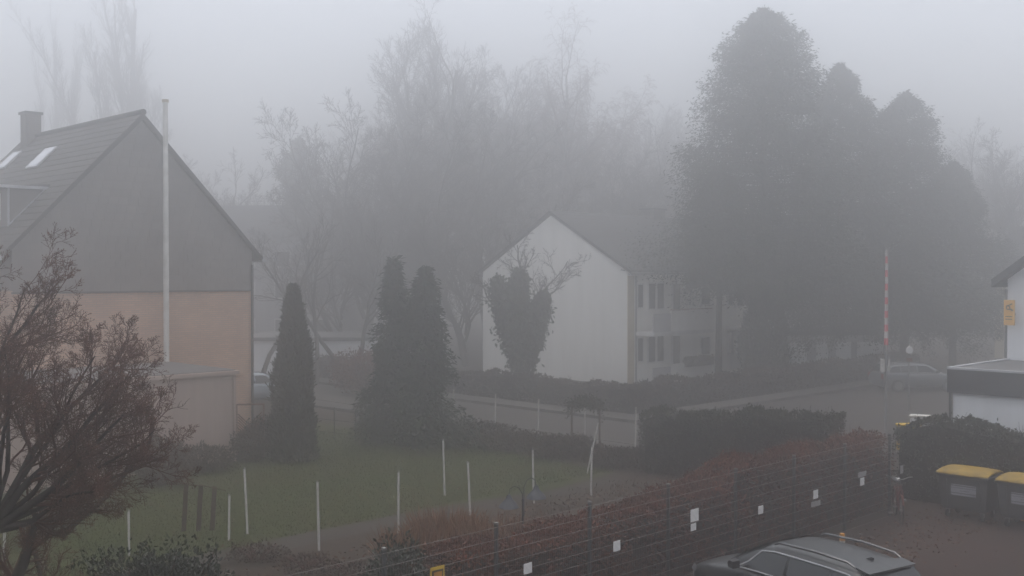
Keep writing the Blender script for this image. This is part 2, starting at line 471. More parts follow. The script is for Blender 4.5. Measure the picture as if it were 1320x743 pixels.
def hedge(name, label, loc, rot, length, width, hfun, n, leaf, m, seed, group=None, cat='hedge', rough=.10):
    """a clipped hedge: twiggy core and a skin of leaves; runs along local x from 0 to length"""
    t = thing(name, label, cat, loc, rot, group)
    rng = np.random.default_rng(seed)
    ph = rng.random(8) * 6.28
    def wob(x, y, z):
        return rough * (np.sin(1.7 * x + ph[0] + z) + .7 * np.sin(4.1 * x + ph[1] - 2 * z + 2 * y) + .5 * np.sin(9.3 * x + ph[2] + 6 * z) + .4 * np.sin(17 * x + 13 * z + 11 * y + ph[3])) / 1.6
    hv = np.vectorize(hfun)
    nt_ = int(n * .36); ns_ = int(n * .30); ne = int(n * .04)
    out = []; ax = []
    x = rng.random(nt_) * length; y = (rng.random(nt_) - .5) * width; h = hv(x)
    z = h + wob(x, y, 0 * x) - .10 * rng.random(nt_) ** 2 + .12 * (rng.random(nt_) > .94) * rng.random(nt_)
    z -= .25 * rough * 4 * (np.abs(y) / (width / 2)) ** 6
    out.append(np.stack([x, y, z], 1)); ax.append(np.tile((0, 0, .8), (nt_, 1)))
    for sgn in (-1, 1):
        x = rng.random(ns_) * length; h = hv(x); z = rng.random(ns_) ** .9 * h
        y = sgn * (width / 2 + wob(x, 0 * x + sgn, z) - .12 * rng.random(ns_) ** 2)
        out.append(np.stack([x, y, z], 1)); ax.append(np.tile((0, sgn * .8, .25), (ns_, 1)))
    for sgn, x0 in ((-1, 0), (1, length)):
        y = (rng.random(ne) - .5) * width; z = rng.random(ne) * hfun(x0)
        x = x0 + sgn * (wob(y * 3, y, z) - .1 * rng.random(ne))
        out.append(np.stack([x, y, z], 1)); ax.append(np.tile((sgn * .8, 0, .25), (ne, 1)))
    C = np.concatenate(out); A = np.concatenate(ax) + rng.normal(size=(len(C), 3)) * .6
    C[:, 2] = np.maximum(C[:, 2], .02)
    dens = .62 + .30 * np.sin(2.9 * C[:, 0] + 3.7 * C[:, 2] + ph[4]) + .28 * np.sin(6.7 * C[:, 0] - 5.1 * C[:, 2] + 4 * C[:, 1] + ph[5])
    keep = rng.random(len(C)) < dens; C = C[keep]; A = A[keep]
    link('foliage', leaf_mesh('foliage', C, A, leaf[0] * (.6 + .8 * rng.random(len(C))), leaf[1], rng, m), t)
    k = max(2, int(length / .5)); rings = []
    for i in range(k + 1):
        x = min(max(length * i / k, .1), length - .1); h = hfun(x) - .14; ww = width / 2 - .12
        w1 = float(wob(x, 0, .5)); w2 = float(wob(x, 0, 1.2))
        rings.append([(x, -ww - w1 * .8, .0), (x, -ww - w2 * .8, h * .6), (x, -ww * .85, h + w1 * .6), (x, ww * .85, h + w1 * .6), (x, ww + w2 * .8, h * .6), (x, ww + w1 * .8, 0)])
    mb = MB(); mb.loft(rings)
    for i in range(int(length * 9)):
        x = rng.random() * length; y = (rng.random() - .5) * width * .9; h = hfun(x); b_ = rng.normal(size=2) * .08
        mb.tube([(x, y, h - .25), (x + b_[0], y + b_[1], h + .05 + .22 * rng.random() ** 2)], [.008, .003], 3, False)
        y = width / 2 * rng.choice((-1, 1)); z = rng.random() * h
        mb.tube([(x, y * .8, z), (x + b_[0], y * 1.12, z + .12)], [.007, .003], 3, False)
    mb.build('twigs', M['core'], t)
    return t

# ---------------------------------------------------------------- ground, roads, lawn
FX, FY0, FY1 = 250, -60, 320
MB().poly([(-FX + 2, FY0 + 2, 0), (FX - 2, FY0 + 2, 0), (FX - 2, FY1 - 2, 0), (-FX + 2, FY1 - 2, 0)]).build('ground', M['soil'], kind='structure')

def sheet(name, pts, z, m):
    return MB().poly([(x, y, 0) for x, y in pts]).build(name, m, loc=(0, 0, z), rot=GR, kind='structure')
sheet('lawn', [(-36, 0), (-20.95, 0), (-20.9, 9), (-21.05, 14), (-21.0, 18), (-20.45, 22), (-20.8, 25.2), (-28, 25.6), (-36, 25.2)], .004, M['lawn'])
sheet('garden_path', [(-20.9, 2), (-20.0, 2), (-19.95, 9), (-20.05, 14), (-20.0, 18), (-19.6, 22), (-19.7, 24.5), (-20.5, 24.5), (-20.4, 22), (-20.95, 18), (-21.0, 14), (-20.85, 9)], .006, M['path'])
sheet('car_park_surface', [(-12.3, -22), (14, -22), (14, 28), (-12.3, 28)], .004, M['lot'])
sheet('road', [(-150, 29.4), (-18, 29.4), (-18, 100), (-27, 100), (-27, 34), (-150, 34)], .004, M['asphalt'])
mb = MB(); mb.box(-150, -18, 27.95, 29.2, -.02, .11)
mb.build('near_pavement', M['pave'], rot=GR, kind='structure')
mb = MB(); mb.box(-150, -18, 29.2, 29.395, -.02, .13); mb.build('near_kerb', M['kerb'], rot=GR, kind='structure')
mb = MB(); mb.box(-150, -27.2, 34.2, 35.4, -.02, .11); mb.box(-28.4, -27.2, 35.4, 100, -.02, .11)
mb.build('far_pavement', M['pave'], rot=GR, kind='structure')
mb = MB(); mb.box(-150, -27.003, 34.005, 34.2, -.02, .13); mb.box(-27.2, -27.005, 34.2, 100, -.02, .13)
mb.build('far_kerb', M['kerb'], rot=GR, kind='structure')
mb = MB(); mb.box(-17.995, -17.8, 29.4, 100, -.02, .13); mb.build('side_kerb', M['kerb'], rot=GR, kind='structure')
mb = MB(); mb.box(-17.8, -16.2, 29.4, 100, -.02, .11); mb.build('side_pavement', M['pave'], rot=GR, kind='structure')

rng = np.random.default_rng(5)
def in_grid(n, e0, e1, n0, n1):
    e = e0 + (e1 - e0) * rng.random(n); g = n0 + (n1 - n0) * rng.random(n)
    return np.stack([(e + g) * R2, (g - e) * R2, np.full(n, .004)], 1)
C = in_grid(70000, -34, -20.95, 3, 25.4)
C = C[(C[:, 1] > 8)]
A = rng.normal(size=C.shape) * .5 + np.array((0, 0, 1.))
tag(link('grass', leaf_mesh('grass', C, A, .04 + .055 * rng.random(len(C)), .014, rng, M['blade'])), 'short green lawn grass between the path and the garage', 'grass', kind='stuff')
C = np.concatenate([in_grid(900, -12.0, 4, 8, 26), in_grid(2200, -12.0, -10, 8, 27), in_grid(3500, -19.3, -13.8, 5, 26), in_grid(900, -33, -21, 6, 25)]); C[:, 2] = .014
A = rng.normal(size=C.shape) * np.array((1, 1, .12))
tag(link('fallen_leaves', leaf_mesh('fallen_leaves', C, A, .06 + .05 * rng.random(len(C)), .05, rng, M['litter'])), 'fallen brown leaves scattered over the car park and the soil border', 'leaves', kind='stuff')
# rough winter ground cover between the lawn and the road
C = np.concatenate([in_grid(9000, -32, -16, 25.4, 27.8), in_grid(2500, -19.2, -13.9, 16, 27)])
C[:, 2] = .02 + .28 * rng.random(len(C)) ** 2
A = rng.normal(size=C.shape) * .6 + np.array((0, 0, .8))
tag(link('ground_cover', leaf_mesh('ground_cover', C, A, .07 + .10 * rng.random(len(C)), .022, rng, M['brownhedge'])), 'low brown winter ground cover between the lawn and the road', 'ground cover', kind='stuff')

# ---------------------------------------------------------------- left house (pink brick, slated gable)
H = thing('gabled_house', 'pink brick house with a grey slated gable and steep dark roof', 'house', gw(-36, 17.7), GR)
DEP = 10.4; HW = 4.4; RZ = 11.45; SL = 1.043; CZ = 5.42
mb = MB(); mb.box(-DEP, 0, -HW, HW, 0, CZ)
mb.build('wall', M['redbrick'], H)
mb = MB()
def hw_at(z): return min(HW, (RZ - z) / SL)
prof = [(0, -HW, CZ), (0, HW, CZ), (0, HW, RZ - HW * SL), (0, 0, RZ), (0, -HW, RZ - HW * SL)]
mb.prism([(p[0] + .0, p[1], p[2] + .001) for p in prof], (-DEP, 0, 0))
mb.build('attic_wall', M['slate'], H)
# lapped slates on the gable
mb = MB(); rs = random.Random(3); rowh = .27; sw = .36; z = CZ - .05; k = 0
while z < RZ - .25:
    wdt = hw_at(z + rowh * .55) - .03
    y = -wdt - (sw / 2 if k % 2 else 0)
    while y < wdt:
        a, b = max(y, -wdt) + .0012, min(y + sw, wdt) - .0012
        if b - a > .05:
            o1 = .020 + rs.random() * .006; zt = z + rowh + .02
            mb.add([(.004, a, zt), (.004, b, zt), (o1, b, z), (o1, a, z), (.002, b, z), (.002, a, z)], [(0, 1, 2, 3), (3, 2, 4, 5), (0, 3, 5), (1, 4, 2)])
        y += sw
    z += rowh; k += 1
mb.build('gable_slates', M['slate'], H, kind='stuff')
mb = MB(); mb.box(.001, .05, -HW - .02, HW + .02, CZ - .10, CZ - .045); mb.build('drip_rail', M['fascia'], H)
OH = 4.78; TZ = 11.56
for sgn in (-1, 1):
    mb = MB(); th = .16
    P = [(.18, 0, TZ), (.18, sgn * OH, TZ - OH * SL), (.18, sgn * OH, TZ - OH * SL - th), (.18, 0, TZ - th * 1.4)]
    mb.prism(P, (-DEP - .36, 0, 0)); rf = mb.build('roof', M['tile'], H)
    if sgn < 0:
        mb = MB(); L_ = OH * math.hypot(1, SL); rows = int(L_ / .33); ux, uz = 1 / math.hypot(1, SL), SL / math.hypot(1, SL)
        for r_ in range(rows):
            s0, s1 = r_ * .33, r_ * .33 + .36
            for c_ in range(int((DEP + .36) / .31)):
                x1 = .18 - c_ * .31 - .003; x0 = x1 - .302; j = rs.random() * .006
                def pt(x, s, h): return (x, -(s * ux) - h * uz, TZ - s * uz + h * ux)
                mb.add([pt(x0, s0, .006), pt(x1, s0, .006), pt(x1, s1, .020 + j), pt(x0, s1, .020 + j), pt(x0, s1, .004), pt(x1, s1, .004)], [(0, 1, 2, 3)[::-1], (3, 2, 5, 4)[::-1], (1, 5, 2), (0, 3, 4)])
        mb.build('roof_tiles', M['tile'], rf, kind='stuff')
mb = MB(); mb.tube([(.20, 0, TZ + .03), (-DEP - .18, 0, TZ + .03)], .11, 8); mb.build('ridge_cap', M['tile'], H, smooth=True)
for sgn in (-1, 1):
    mb = MB(); zc = TZ - OH * SL - .10
    mb.tube([(.2, sgn * (OH + .02), zc), (-DEP - .2, sgn * (OH + .02), zc)], .075, 8); mb.build('gutter', M['edge'], H, smooth=True)
mb = MB(); mb.tube([(.06, HW - .03, 6.3), (.06, HW - .03, .1)], .05, 8); mb.build('downpipe', M['fascia'], H, smooth=True)
mb = MB(); mb.box(-9.65, -9.05, -.45, .15, 10.6, 12.45)
ch = mb.build('chimney', M['brickchim'], H)
mb = MB(); mb.box(-9.71, -8.99, -.51, .21, 12.45, 12.55); mb.build('chimney_cap', M['fascia'], ch)
def on_slope(x, s, h=0):   # s horizontal distance from ridge, h lift along normal
    l = math.hypot(1, SL); return (x, -s - h * SL / l, TZ - s * SL + h / l)
for (xa, xb, sa, sb) in ((-5.95, -4.85, .85, 1.62), (-9.55, -8.6, .72, 1.40)):
    mb = MB()
    o_ = [on_slope(xa, sa, .05), on_slope(xb, sa, .05), on_slope(xb, sb, .05), on_slope(xa, sb, .05)]
    l = math.hypot(1, SL); nv = (0, -SL / l * .06, .06 / l)
    mb.prism(o_, nv); win = mb.build('skylight', M['edge'], H)
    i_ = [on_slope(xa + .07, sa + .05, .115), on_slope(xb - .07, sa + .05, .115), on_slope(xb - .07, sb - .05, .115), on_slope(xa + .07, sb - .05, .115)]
    MB().prism(i_, tuple(c * .1 for c in nv)).build('pane', M['skyglass_painted'], win)
# flat roofed dormer on the near slope
DX0, DX1 = -6.4, -1.8
A_ = (DX1, -2.5, TZ - 2.5 * SL); B_ = (DX1, -3.85, TZ - 3.85 * SL); C_ = (DX1, -3.85, TZ - 2.5 * SL - .10)
dm = MB().prism([A_, B_, C_], (DX0 - DX1, 0, 0)).build('dormer', M['slate'], H)
mb = MB(); zt = A_[2] - .10
mb.prism([(DX1 + .12, -2.35, zt + .10), (DX1 + .12, -4.15, zt - .04), (DX1 + .12, -4.15, zt + .06), (DX1 + .12, -2.35, zt + .20)], (DX0 - DX1 - .24, 0, 0)); mb.build('dormer_roof', M['felt'], dm)
mb = MB(); mb.box(DX1 + .121, DX1 + .16, -4.16, -2.42, zt + .0, zt + .10); mb.build('dormer_trim', M['edge'], dm)
mb = MB(); l = math.hypot(1, SL)
mb.tube([(DX1 + .03, B_[1], B_[2] + .03), (DX1 + .03, A_[1], A_[2] + .03)], .035, 6); mb.tube([(DX1 + .03, B_[1] + .02, B_[2]), (DX1 + .03, C_[1] + .02, C_[2])], .035, 6); mb.build('dormer_flashing', M['edge'], dm)
for wx in (-5.6, -4.2, -2.9):
    mb = MB(); mb.box(wx - .5, wx + .5, -3.91, -3.84, B_[2] + .25, C_[2] - .15); wn = mb.build('window', M['frame'], dm)
    MB().box(wx - .42, wx + .42, -3.93, -3.905, B_[2] + .33, C_[2] - .23).build('pane', M['glass'], wn)
# small dormer poking out of the far slope
mb = MB(); mb.prism([(-2.6, 3.2, 8.25), (-2.6, 4.2, 8.15), (-2.6, 4.2, 7.3)], (-1.6, 0, 0)); d2 = mb.build('dormer', M['slate'], H)
MB().box(-4.4, -2.4, 3.05, 4.35, 8.26, 8.36).build('dormer_roof', M['tile'], d2)

# garage in front of the house
G = thing('garage', 'flat roofed garage with a pale rendered wall against the brick house', 'garage', gw(-30.6, 18.2), GR)
MB().box(-4.3, 0, -9, 0, 0, 2.78).build('wall', M['garage'], G)
MB().box(-4.4, .09, -9.1, .07, 2.781, 2.90).build('roof', M['garage'], G)
MB().box(-4.3, -.02, -9, -.02, 2.901, 2.93).build('roof_felt', M['felt'], G)
MB().tube([(.05, -.12, 2.75), (.05, -.12, .05)], .035, 8).build('downpipe', M['garage'], G, smooth=True)

P_ = thing('white_mast', 'tall slim white mast rising in front of the slated gable', 'mast', gw(-35.45, 18.33))
MB().tube([(0, 0, 0), (0, 0, 6), (0, 0, 11.95)], [.10, .095, .085], 10).build('pole', M['polewhite'], P_, smooth=True)
MB().tube([(0, 0, 11.95), (0, 0, 12.05)], [.115, .115], 10).build('cap', M['cornerband'], P_, smooth=True)

# ---------------------------------------------------------------- white two storey house
W = thing('white_house', 'white two storey house with a plain gable and balconies behind the ivy tree', 'house', gw(-36.6, 45.3), GR)
wl, GW_, EZ, RG = 27.0, 11.2, 6.05, 9.25
mb = MB()
mb.prism([(0, 0, 0), (0, 0, EZ), (-GW_ / 2, 0, RG), (-GW_, 0, EZ), (-GW_, 0, 0)], (0, wl, 0)); mb.build('wall', M['plaster'], W)
for sgn in (-1, 1):
    x0 = -GW_ / 2; xe = x0 + sgn * (GW_ / 2 + .30); ze = EZ - .17 + .08; zr = RG + .10
    mb = MB(); mb.prism([(x0, -.12, zr), (xe, -.12, ze), (xe, -.12, ze + .16), (x0, -.12, zr + .18)], (0, wl + .24, 0))
    rf = mb.build('roof', M['roofdark'], W)
    mb = MB(); mb.tube([(xe + sgn * .05, -.1, ze + .02), (xe + sgn * .05, wl + .1, ze + .02)], .07, 6); mb.build('gutter', M['galv'], rf)
    if sgn > 0:
        mb = MB(); L_ = math.hypot(xe - x0, zr - ze)
        for r_ in range(16):
            f0, f1 = r_ / 16, (r_ + 1.06) / 16
            a = (x0 + (xe - x0) * f0, zr + .18 + (ze + .16 - zr - .18) * f0); b = (x0 + (xe - x0) * f1, zr + .18 + (ze + .16 - zr - .18) * f1)
            mb.add([(a[0], -.12, a[1] + .006), (a[0], wl + .12, a[1] + .006), (b[0], wl + .12, b[1] + .024), (b[0], -.12, b[1] + .024), (b[0], wl + .12, b[1] + .01), (b[0], -.12, b[1] + .01)], [(0, 3, 2, 1), (3, 5, 4, 2)])
        mb.build('tile_courses', M['roofdark'], rf, kind='stuff')
mb = MB(); mb.box(-6.2, -5.2, 9.0, 10.2, 8.4, 9.95); MB
c_ = mb.build('chimney', M['brickchim'], W)
MB().box(-6.28, -5.12, 8.92, 10.28, 9.95, 10.05).build('chimney_cap', M['fascia'], c_)
MB().box(.001, .06, -.02, .5, 0, EZ - .2).build('corner_band', M['cornerband'], W)
MB().tube([(.10, .62, EZ - .2), (.10, .62, .1)], .05, 6).build('downpipe', M['galv'], W)
def window(parent, y0, y1, z0, z1, x=.004, mull=()):
    f = MB().box(x - .02, x + .05, y0, y1, z0, z1).build('window', M['frame'], parent)
    cuts = [y0] + [y0 + (y1 - y0) * q for q in mull] + [y1]
    for a, b in zip(cuts, cuts[1:]):
        MB().box(x + .045, x + .056, a + .10, b - .10, z0 + .09, z1 - .09).build('pane', M['glass'], f)
for u in range(3):
    o_ = u * 8.6
    for zf in (.0, 2.9):
        window(W, o_ + .75, o_ + 1.35, zf + 1.15, zf + 2.55)
        window(W, o_ + 1.7, o_ + 3.2, zf + 1.05, zf + 2.6, mull=(.5,))
        window(W, o_ + 3.9, o_ + 4.7, zf + .25, zf + 2.55)
        window(W, o_ + 6.6, o_ + 7.6, zf + 1.2, zf + 2.35)
    # balcony: slab, side of the parapet, flower box
    for zf, tall in ((2.84, 1.1), (.12, .95)):
        b = MB().box(.062, 1.32, o_ + .60, o_ + 6.2, zf - .20, zf).build('balcony', M['frame'], W)
        MB().box(1.15, 1.26, o_ + 2.2, o_ + 6.15, zf + .002, zf + tall).build('parapet', M['plaster'], b)
        MB().box(1.17, 1.24, o_ + .66, o_ + 2.18, zf + .002, zf + tall - .12).build('screen', M['greywall'], b)
        if zf < 1:
            MB().box(1.27, 1.47, o_ + 3.4, o_ + 5.9, zf + tall - .22, zf + tall + .06).build('flower_box', M['terracotta'], b)
            r3 = np.random.default_rng(60 + u); n_ = 900
            C = np.stack([1.22 + .3 * r3.random(n_), o_ + 3.3 + 2.7 * r3.random(n_), zf + tall + .0 + .28 * r3.random(n_)], 1)
            link('plants', leaf_mesh('plants', C, r3.normal(size=(n_, 3)), .16, .07, r3, M['brownhedge']), b)
        else:
            MB().tube([(1.2, o_ + 2.2, zf + tall + .06), (1.2, o_ + 6.1, zf + tall + .06)], .03, 6).build('handrail', M['lattice'], b)

# ---------------------------------------------------------------- white building with flat annex, right edge
B = thing('white_annex', 'low white flat roofed annex with a black fascia behind the dark hedge', 'building', gw(-12.7, 29.7), GR)
MB().box(.12, 9, .12, 4.28, 0, 2.78).build('wall', M['whitewall'], B)
MB().box(0, 9.1, 0, 4.295, 2.70, 3.34).build('fascia', M['fascia'], B)
MB().box(.1, 9.0, .1, 4.29, 3.341, 3.355).build('roof_felt', M['felt'], B)
mb = MB(); mb.box(-.015, .10, -.015, 4.29, 3.342, 3.40); mb.box(.10, 9.1, -.015, .10, 3.342, 3.40); mb.build('metal_edge', M['edge'], B)
MB().tube([(.07, .05, 2.69), (.07, .05, .05)], .04, 8).build('downpipe', M['fascia'], B, smooth=True)
T = thing('white_gable_building', 'taller white building with a dark verge rising behind the flat annex', 'building', gw(-12.7, 34.0), GR)
mb = MB(); mb.prism([(0, 0, 0), (7, 0, 0), (7, 0, 5.8), (3.5, 0, 8.4), (0, 0, 5.8)], (0, 12, 0)); mb.build('wall', M['whitewall'], T)
for sgn in (-1, 1):
    xe = 3.5 + sgn * 3.85; mb = MB(); mb.prism([(3.5, -.35, 8.42), (xe, -.35, 5.56), (xe, -.35, 5.80), (3.5, -.35, 8.68)], (0, 12.7, 0)); mb.build('roof', M['fascia'], T)
MB().tube([(-.06, .05, 5.5), (-.06, .05, 3.4)], .045, 8).build('downpipe', M['galv'], T, smooth=True)
# yellow sign with a post horn on a bracket
SG = thing('yellow_sign', 'upright yellow sign with a dark post horn emblem on the white building', 'sign', gw(-12.70, 33.80, 4.42), GR)
MB().box(0, .30, -.09, 0, 0, .76).build('panel', M['signyellow'], SG, bevel=.008)
MB().box(.06, .24, 0.0005, .199, .30, .36).build('bracket', M['galv'], SG)
mb = MB(); cx, cz = .13, .53; ring = [(cx + .055 * math.cos(a * PI / 8), -.096, cz + .055 * math.sin(a * PI / 8)) for a in range(17)]
mb.tube(ring, .013, 6); mb.tube([(cx - .06, -.097, cz + .05), (cx + .02, -.097, cz + .075), (cx + .12, -.097, cz + .12)], [.009, .012, .016], 6)
mb.tube([(cx + .02, -.097, cz - .055), (cx + .08, -.097, cz - .045), (cx + .135, -.097, cz - .09)], [.012, .018, .035], 6); mb.build('horn_emblem', M['dark'], SG)
MB().box(.05, .25, -.0935, -.0905, .25, .275).build('rule', M['dark'], SG); MB().box(.05, .25, -.0935, -.0905, .17, .195).build('rule', M['dark'], SG)

# ---------------------------------------------------------------- far buildings in the fog
F1 = thing('low_white_building', 'long low white building far behind the columnar cypress', 'building', (-15.5, 63, 0), .03)
MB().box(0, 9.5, 0, 6, 0, 2.05).build('wall', M['whitewall'], F1); MB().box(-.15, 9.65, -.15, 6.15, 2.051, 2.25).build('roof', M['felt'], F1)
F2 = thing('cream_house', 'cream house with a dark roof in the fog beyond the tall conifers', 'house', gw(-30, 78), GR)
mb = MB(); mb.box(0, 17, 0, 9, 0, 6); mb.build('wall', M['plaster2'], F2)
mb = MB(); mb.prism([(-.4, -.4, 5.9), (-.4, 9.4, 5.9), (-.4, 4.5, 9.4)], (17.8, 0, 0)); mb.build('roof', M['roofdark'], F2)
for i in range(6):
    for zf in (.9, 3.7):
        f = MB().box(1 + i * 2.7, 2.2 + i * 2.7, -.05, .02, zf, zf + 1.4).build('window', M['frame'], F2)
        MB().box(1.08 + i * 2.7, 2.12 + i * 2.7, -.06, -.048, zf + .08, zf + 1.32).build('pane', M['glass'], f)
F3 = thing('garage_row', 'row of dark garages with pale doors below the tall conifers', 'garages', (15.1, 63, 0), .12)
MB().box(0, 7.2, .1, 5, 0, 2.35).build('wall', M['greywall'], F3); MB().box(-.15, 7.35, -.1, 5.1, 2.351, 2.6).build('roof', M['roofdark'], F3)
for i, (a, b) in enumerate(((.3, 2.1), (2.7, 3.4), (3.9, 4.8), (5.2, 6.8))):
    d = MB().box(a, b, .04, .11, .1, 1.95).build('garage_door', M['whitewall'], F3); MB().box((a + b) / 2 - .08, (a + b) / 2 + .08, .0, .038, .9, .94).build('handle', M['dark'], d)
F4 = thing('grey_block', 'faint grey apartment block far behind the pink brick house', 'building', (-25, 84, 0), -.1)
MB().box(0, 12, 0, 10, 0, 8.5).build('wall', M['greywall'], F4)
mb = MB(); mb.prism([(-.3, -.3, 8.4), (-.3, 10.3, 8.4), (-.3, 5, 11.5)], (12.6, 0, 0)); mb.build('roof', M['roofdark'], F4)
for i in range(4):
    for zf in (1.2, 4., 6.4):
        f = MB().box(1.2 + i * 2.8, 2.5 + i * 2.8, -.05, .02, zf, zf + 1.3).build('window', M['frame'], F4)
        MB().box(1.3 + i * 2.8, 2.4 + i * 2.8, -.06, -.048, zf + .1, zf + 1.2).build('pane', M['glass'], f)

# ---------------------------------------------------------------- hedges
BE = hedge('beech_hedge', 'long reddish brown beech hedge along the wire mesh fence', gw(-13.15, 11.6), PI / 4, 14.6, .95, lambda x: 1.40 + .45 * min(1, max(0, (x - 3.5) / 5)) + .04 * math.sin(x * .9) + .07 * math.sin(x * 2.3 + 1), 90000, (.070, .036), M['beech'], 11)
GH = hedge('green_hedge', 'dense dark green clipped hedge block in front of the road', gw(-29.2 + .0, 26.55), GR, 14.9 - .0, 1.2, lambda x: 1.78 + .40 * x / 14.9, 100, (.1, .06), M['greenhedge'], 12) if False else hedge('green_hedge', 'dense dark green clipped hedge block in front of the road', atp(840, 33.2), -.745, 6.0, 1.2, lambda x: 1.74 + .46 * x / 6.0, 42000, (.075, .045), M['greenhedge'], 12)
RH = hedge('dark_hedge', 'dark brownish green hedge behind the two yellow lidded bins', gw(-13.25, 28.3), GR, 13, 1.3, lambda x: 2.05 + .07 * math.sin(x * 1.7) - .22 * max(0, .9 - x), 48000, (.08, .05), M['greenhedge'], 13)
hedge('brown_hedge', 'low brown hedge in front of the white gable wall', gw(-62, 36.6), GR, 33.2, 1.1, lambda x: 1.1 + .08 * math.sin(x * .8) + .06 * math.sin(x * 2.9), 42000, (.12, .06), M['brownhedge'], 14)
hedge('brown_hedge', 'brown hedge running along the side street before the balconies', gw(-29.3, 37.3), PI / 4, 26, 1.1, lambda x: 1.15 + .08 * math.sin(x * .9), 26000, (.13, .07), M['brownhedge'], 15)

# ---------------------------------------------------------------- wire mesh fence round the car park
FE = thing('mesh_fence', 'dark wire mesh fence with thin posts along the car park', 'fence', gw(-12.3, 5.2), GR)
PN = [5.2 + 2.25 * i for i in range(10)]
pm = MB(); pm.box(-.03, .03, -.02, .02, 0, 2.02); pm_ = pm.mesh('post', M['post'])
cm_ = MB().box(-.036, .036, -.026, .026, 2.021, 2.05).mesh('post_cap', M['cap'])
wm_ = MB().tube([(.036, 0, 0), (.036, 2.25, 0)], .0048, 5).mesh('wire', M['wire'])
vm = MB()
for j in range(44): vm.tube([(.047, .03 + j * .05, .05), (.047, .03 + j * .05, 1.98)], .0017, 3, False)
vm_ = vm.mesh('upright_wires', M['wire'])
for i, n in enumerate(PN):
    p = link('post', pm_, FE, (0, n - 5.2, 0)); link('post_cap', cm_, p)
    if i < len(PN) - 1:
        for k in range(11): link('wire', wm_, FE, (0, n - 5.2, .03 + k * .195))
        link('upright_wires', vm_, FE, (0, n - 5.2, 0), kind='stuff')

# numbered plates and notices hanging on the fence (n, z, width, height)
def on_fence(px, py):
    a = (px - 660) / 1400; e = -12.24; n = -e * (1 + a) / (1 - a); D = (n - e) * R2
    return n, 6 - (py - 352) / 1400 * D
def plate(name, label, cat, px, py, wd, ht, m, group='white plates fixed to the mesh fence', frame=None):
    n, z = on_fence(px, py)
    t = thing(name, label, cat, gw(-12.235, n, z), GR, group)
    MB().box(0, .006, -wd / 2, wd / 2, -ht / 2, ht / 2).build('panel', m, t)
    mb = MB(); mb.box(-.012, -.0005, -wd * .3, wd * .3, -.012, .012); mb.build('clip', M['galv'], t)
    return t
pl = 'parking_plate'
plate(pl, 'white plate on the mesh fence at the bottom centre of the photo', 'sign', 680, 734, .19, .17, M['plate'])
plate(pl, 'white plate on the fence alone left of the paired notices', 'sign', 795, 705, .19, .18, M['plate'])
plate('fence_notice', 'larger white notice above another plate on the fence', 'sign', 895.5, 665, .26, .24, M['plate'])
plate(pl, 'small white plate directly below the larger white notice', 'sign', 894, 680.5, .17, .14, M['plate'])
plate(pl, 'white plate alone on the fence left of the grey plate', 'sign', 981, 658, .19, .17, M['plate'])
plate(pl, 'white plate directly above the grey plate on the fence', 'sign', 1052, 638, .20, .19, M['plate'])
plate('car_registration_plate', 'grey oblong plate on the fence under a white plate', 'sign', 1052, 650, .40, .11, M['plategrey'])
plate('car_registration_plate', 'pale oblong plate above a white plate near the far fence end', 'sign', 1112, 612, .40, .12, M['plategrey'])
plate(pl, 'white plate just under the pale oblong plate', 'sign', 1112, 621.5, .20, .18, M['plate'])
plate(pl, 'small white plate on the fence above the red bicycle', 'sign', 1163, 606, .16, .20, M['plategrey'])
y = plate('yellow_plate', 'yellow plate with dark marking low on the mesh fence', 'sign', 563, 741, .28, .22, M['yellow'], 'coloured plates fixed to the mesh fence')
MB().box(.007, .010, -.11, .11, -.09, .06).build('marking', M['dark'], y); MB().box(.0105, .012, -.075, .085, -.06, .03).build('marking', M['amber'], y)

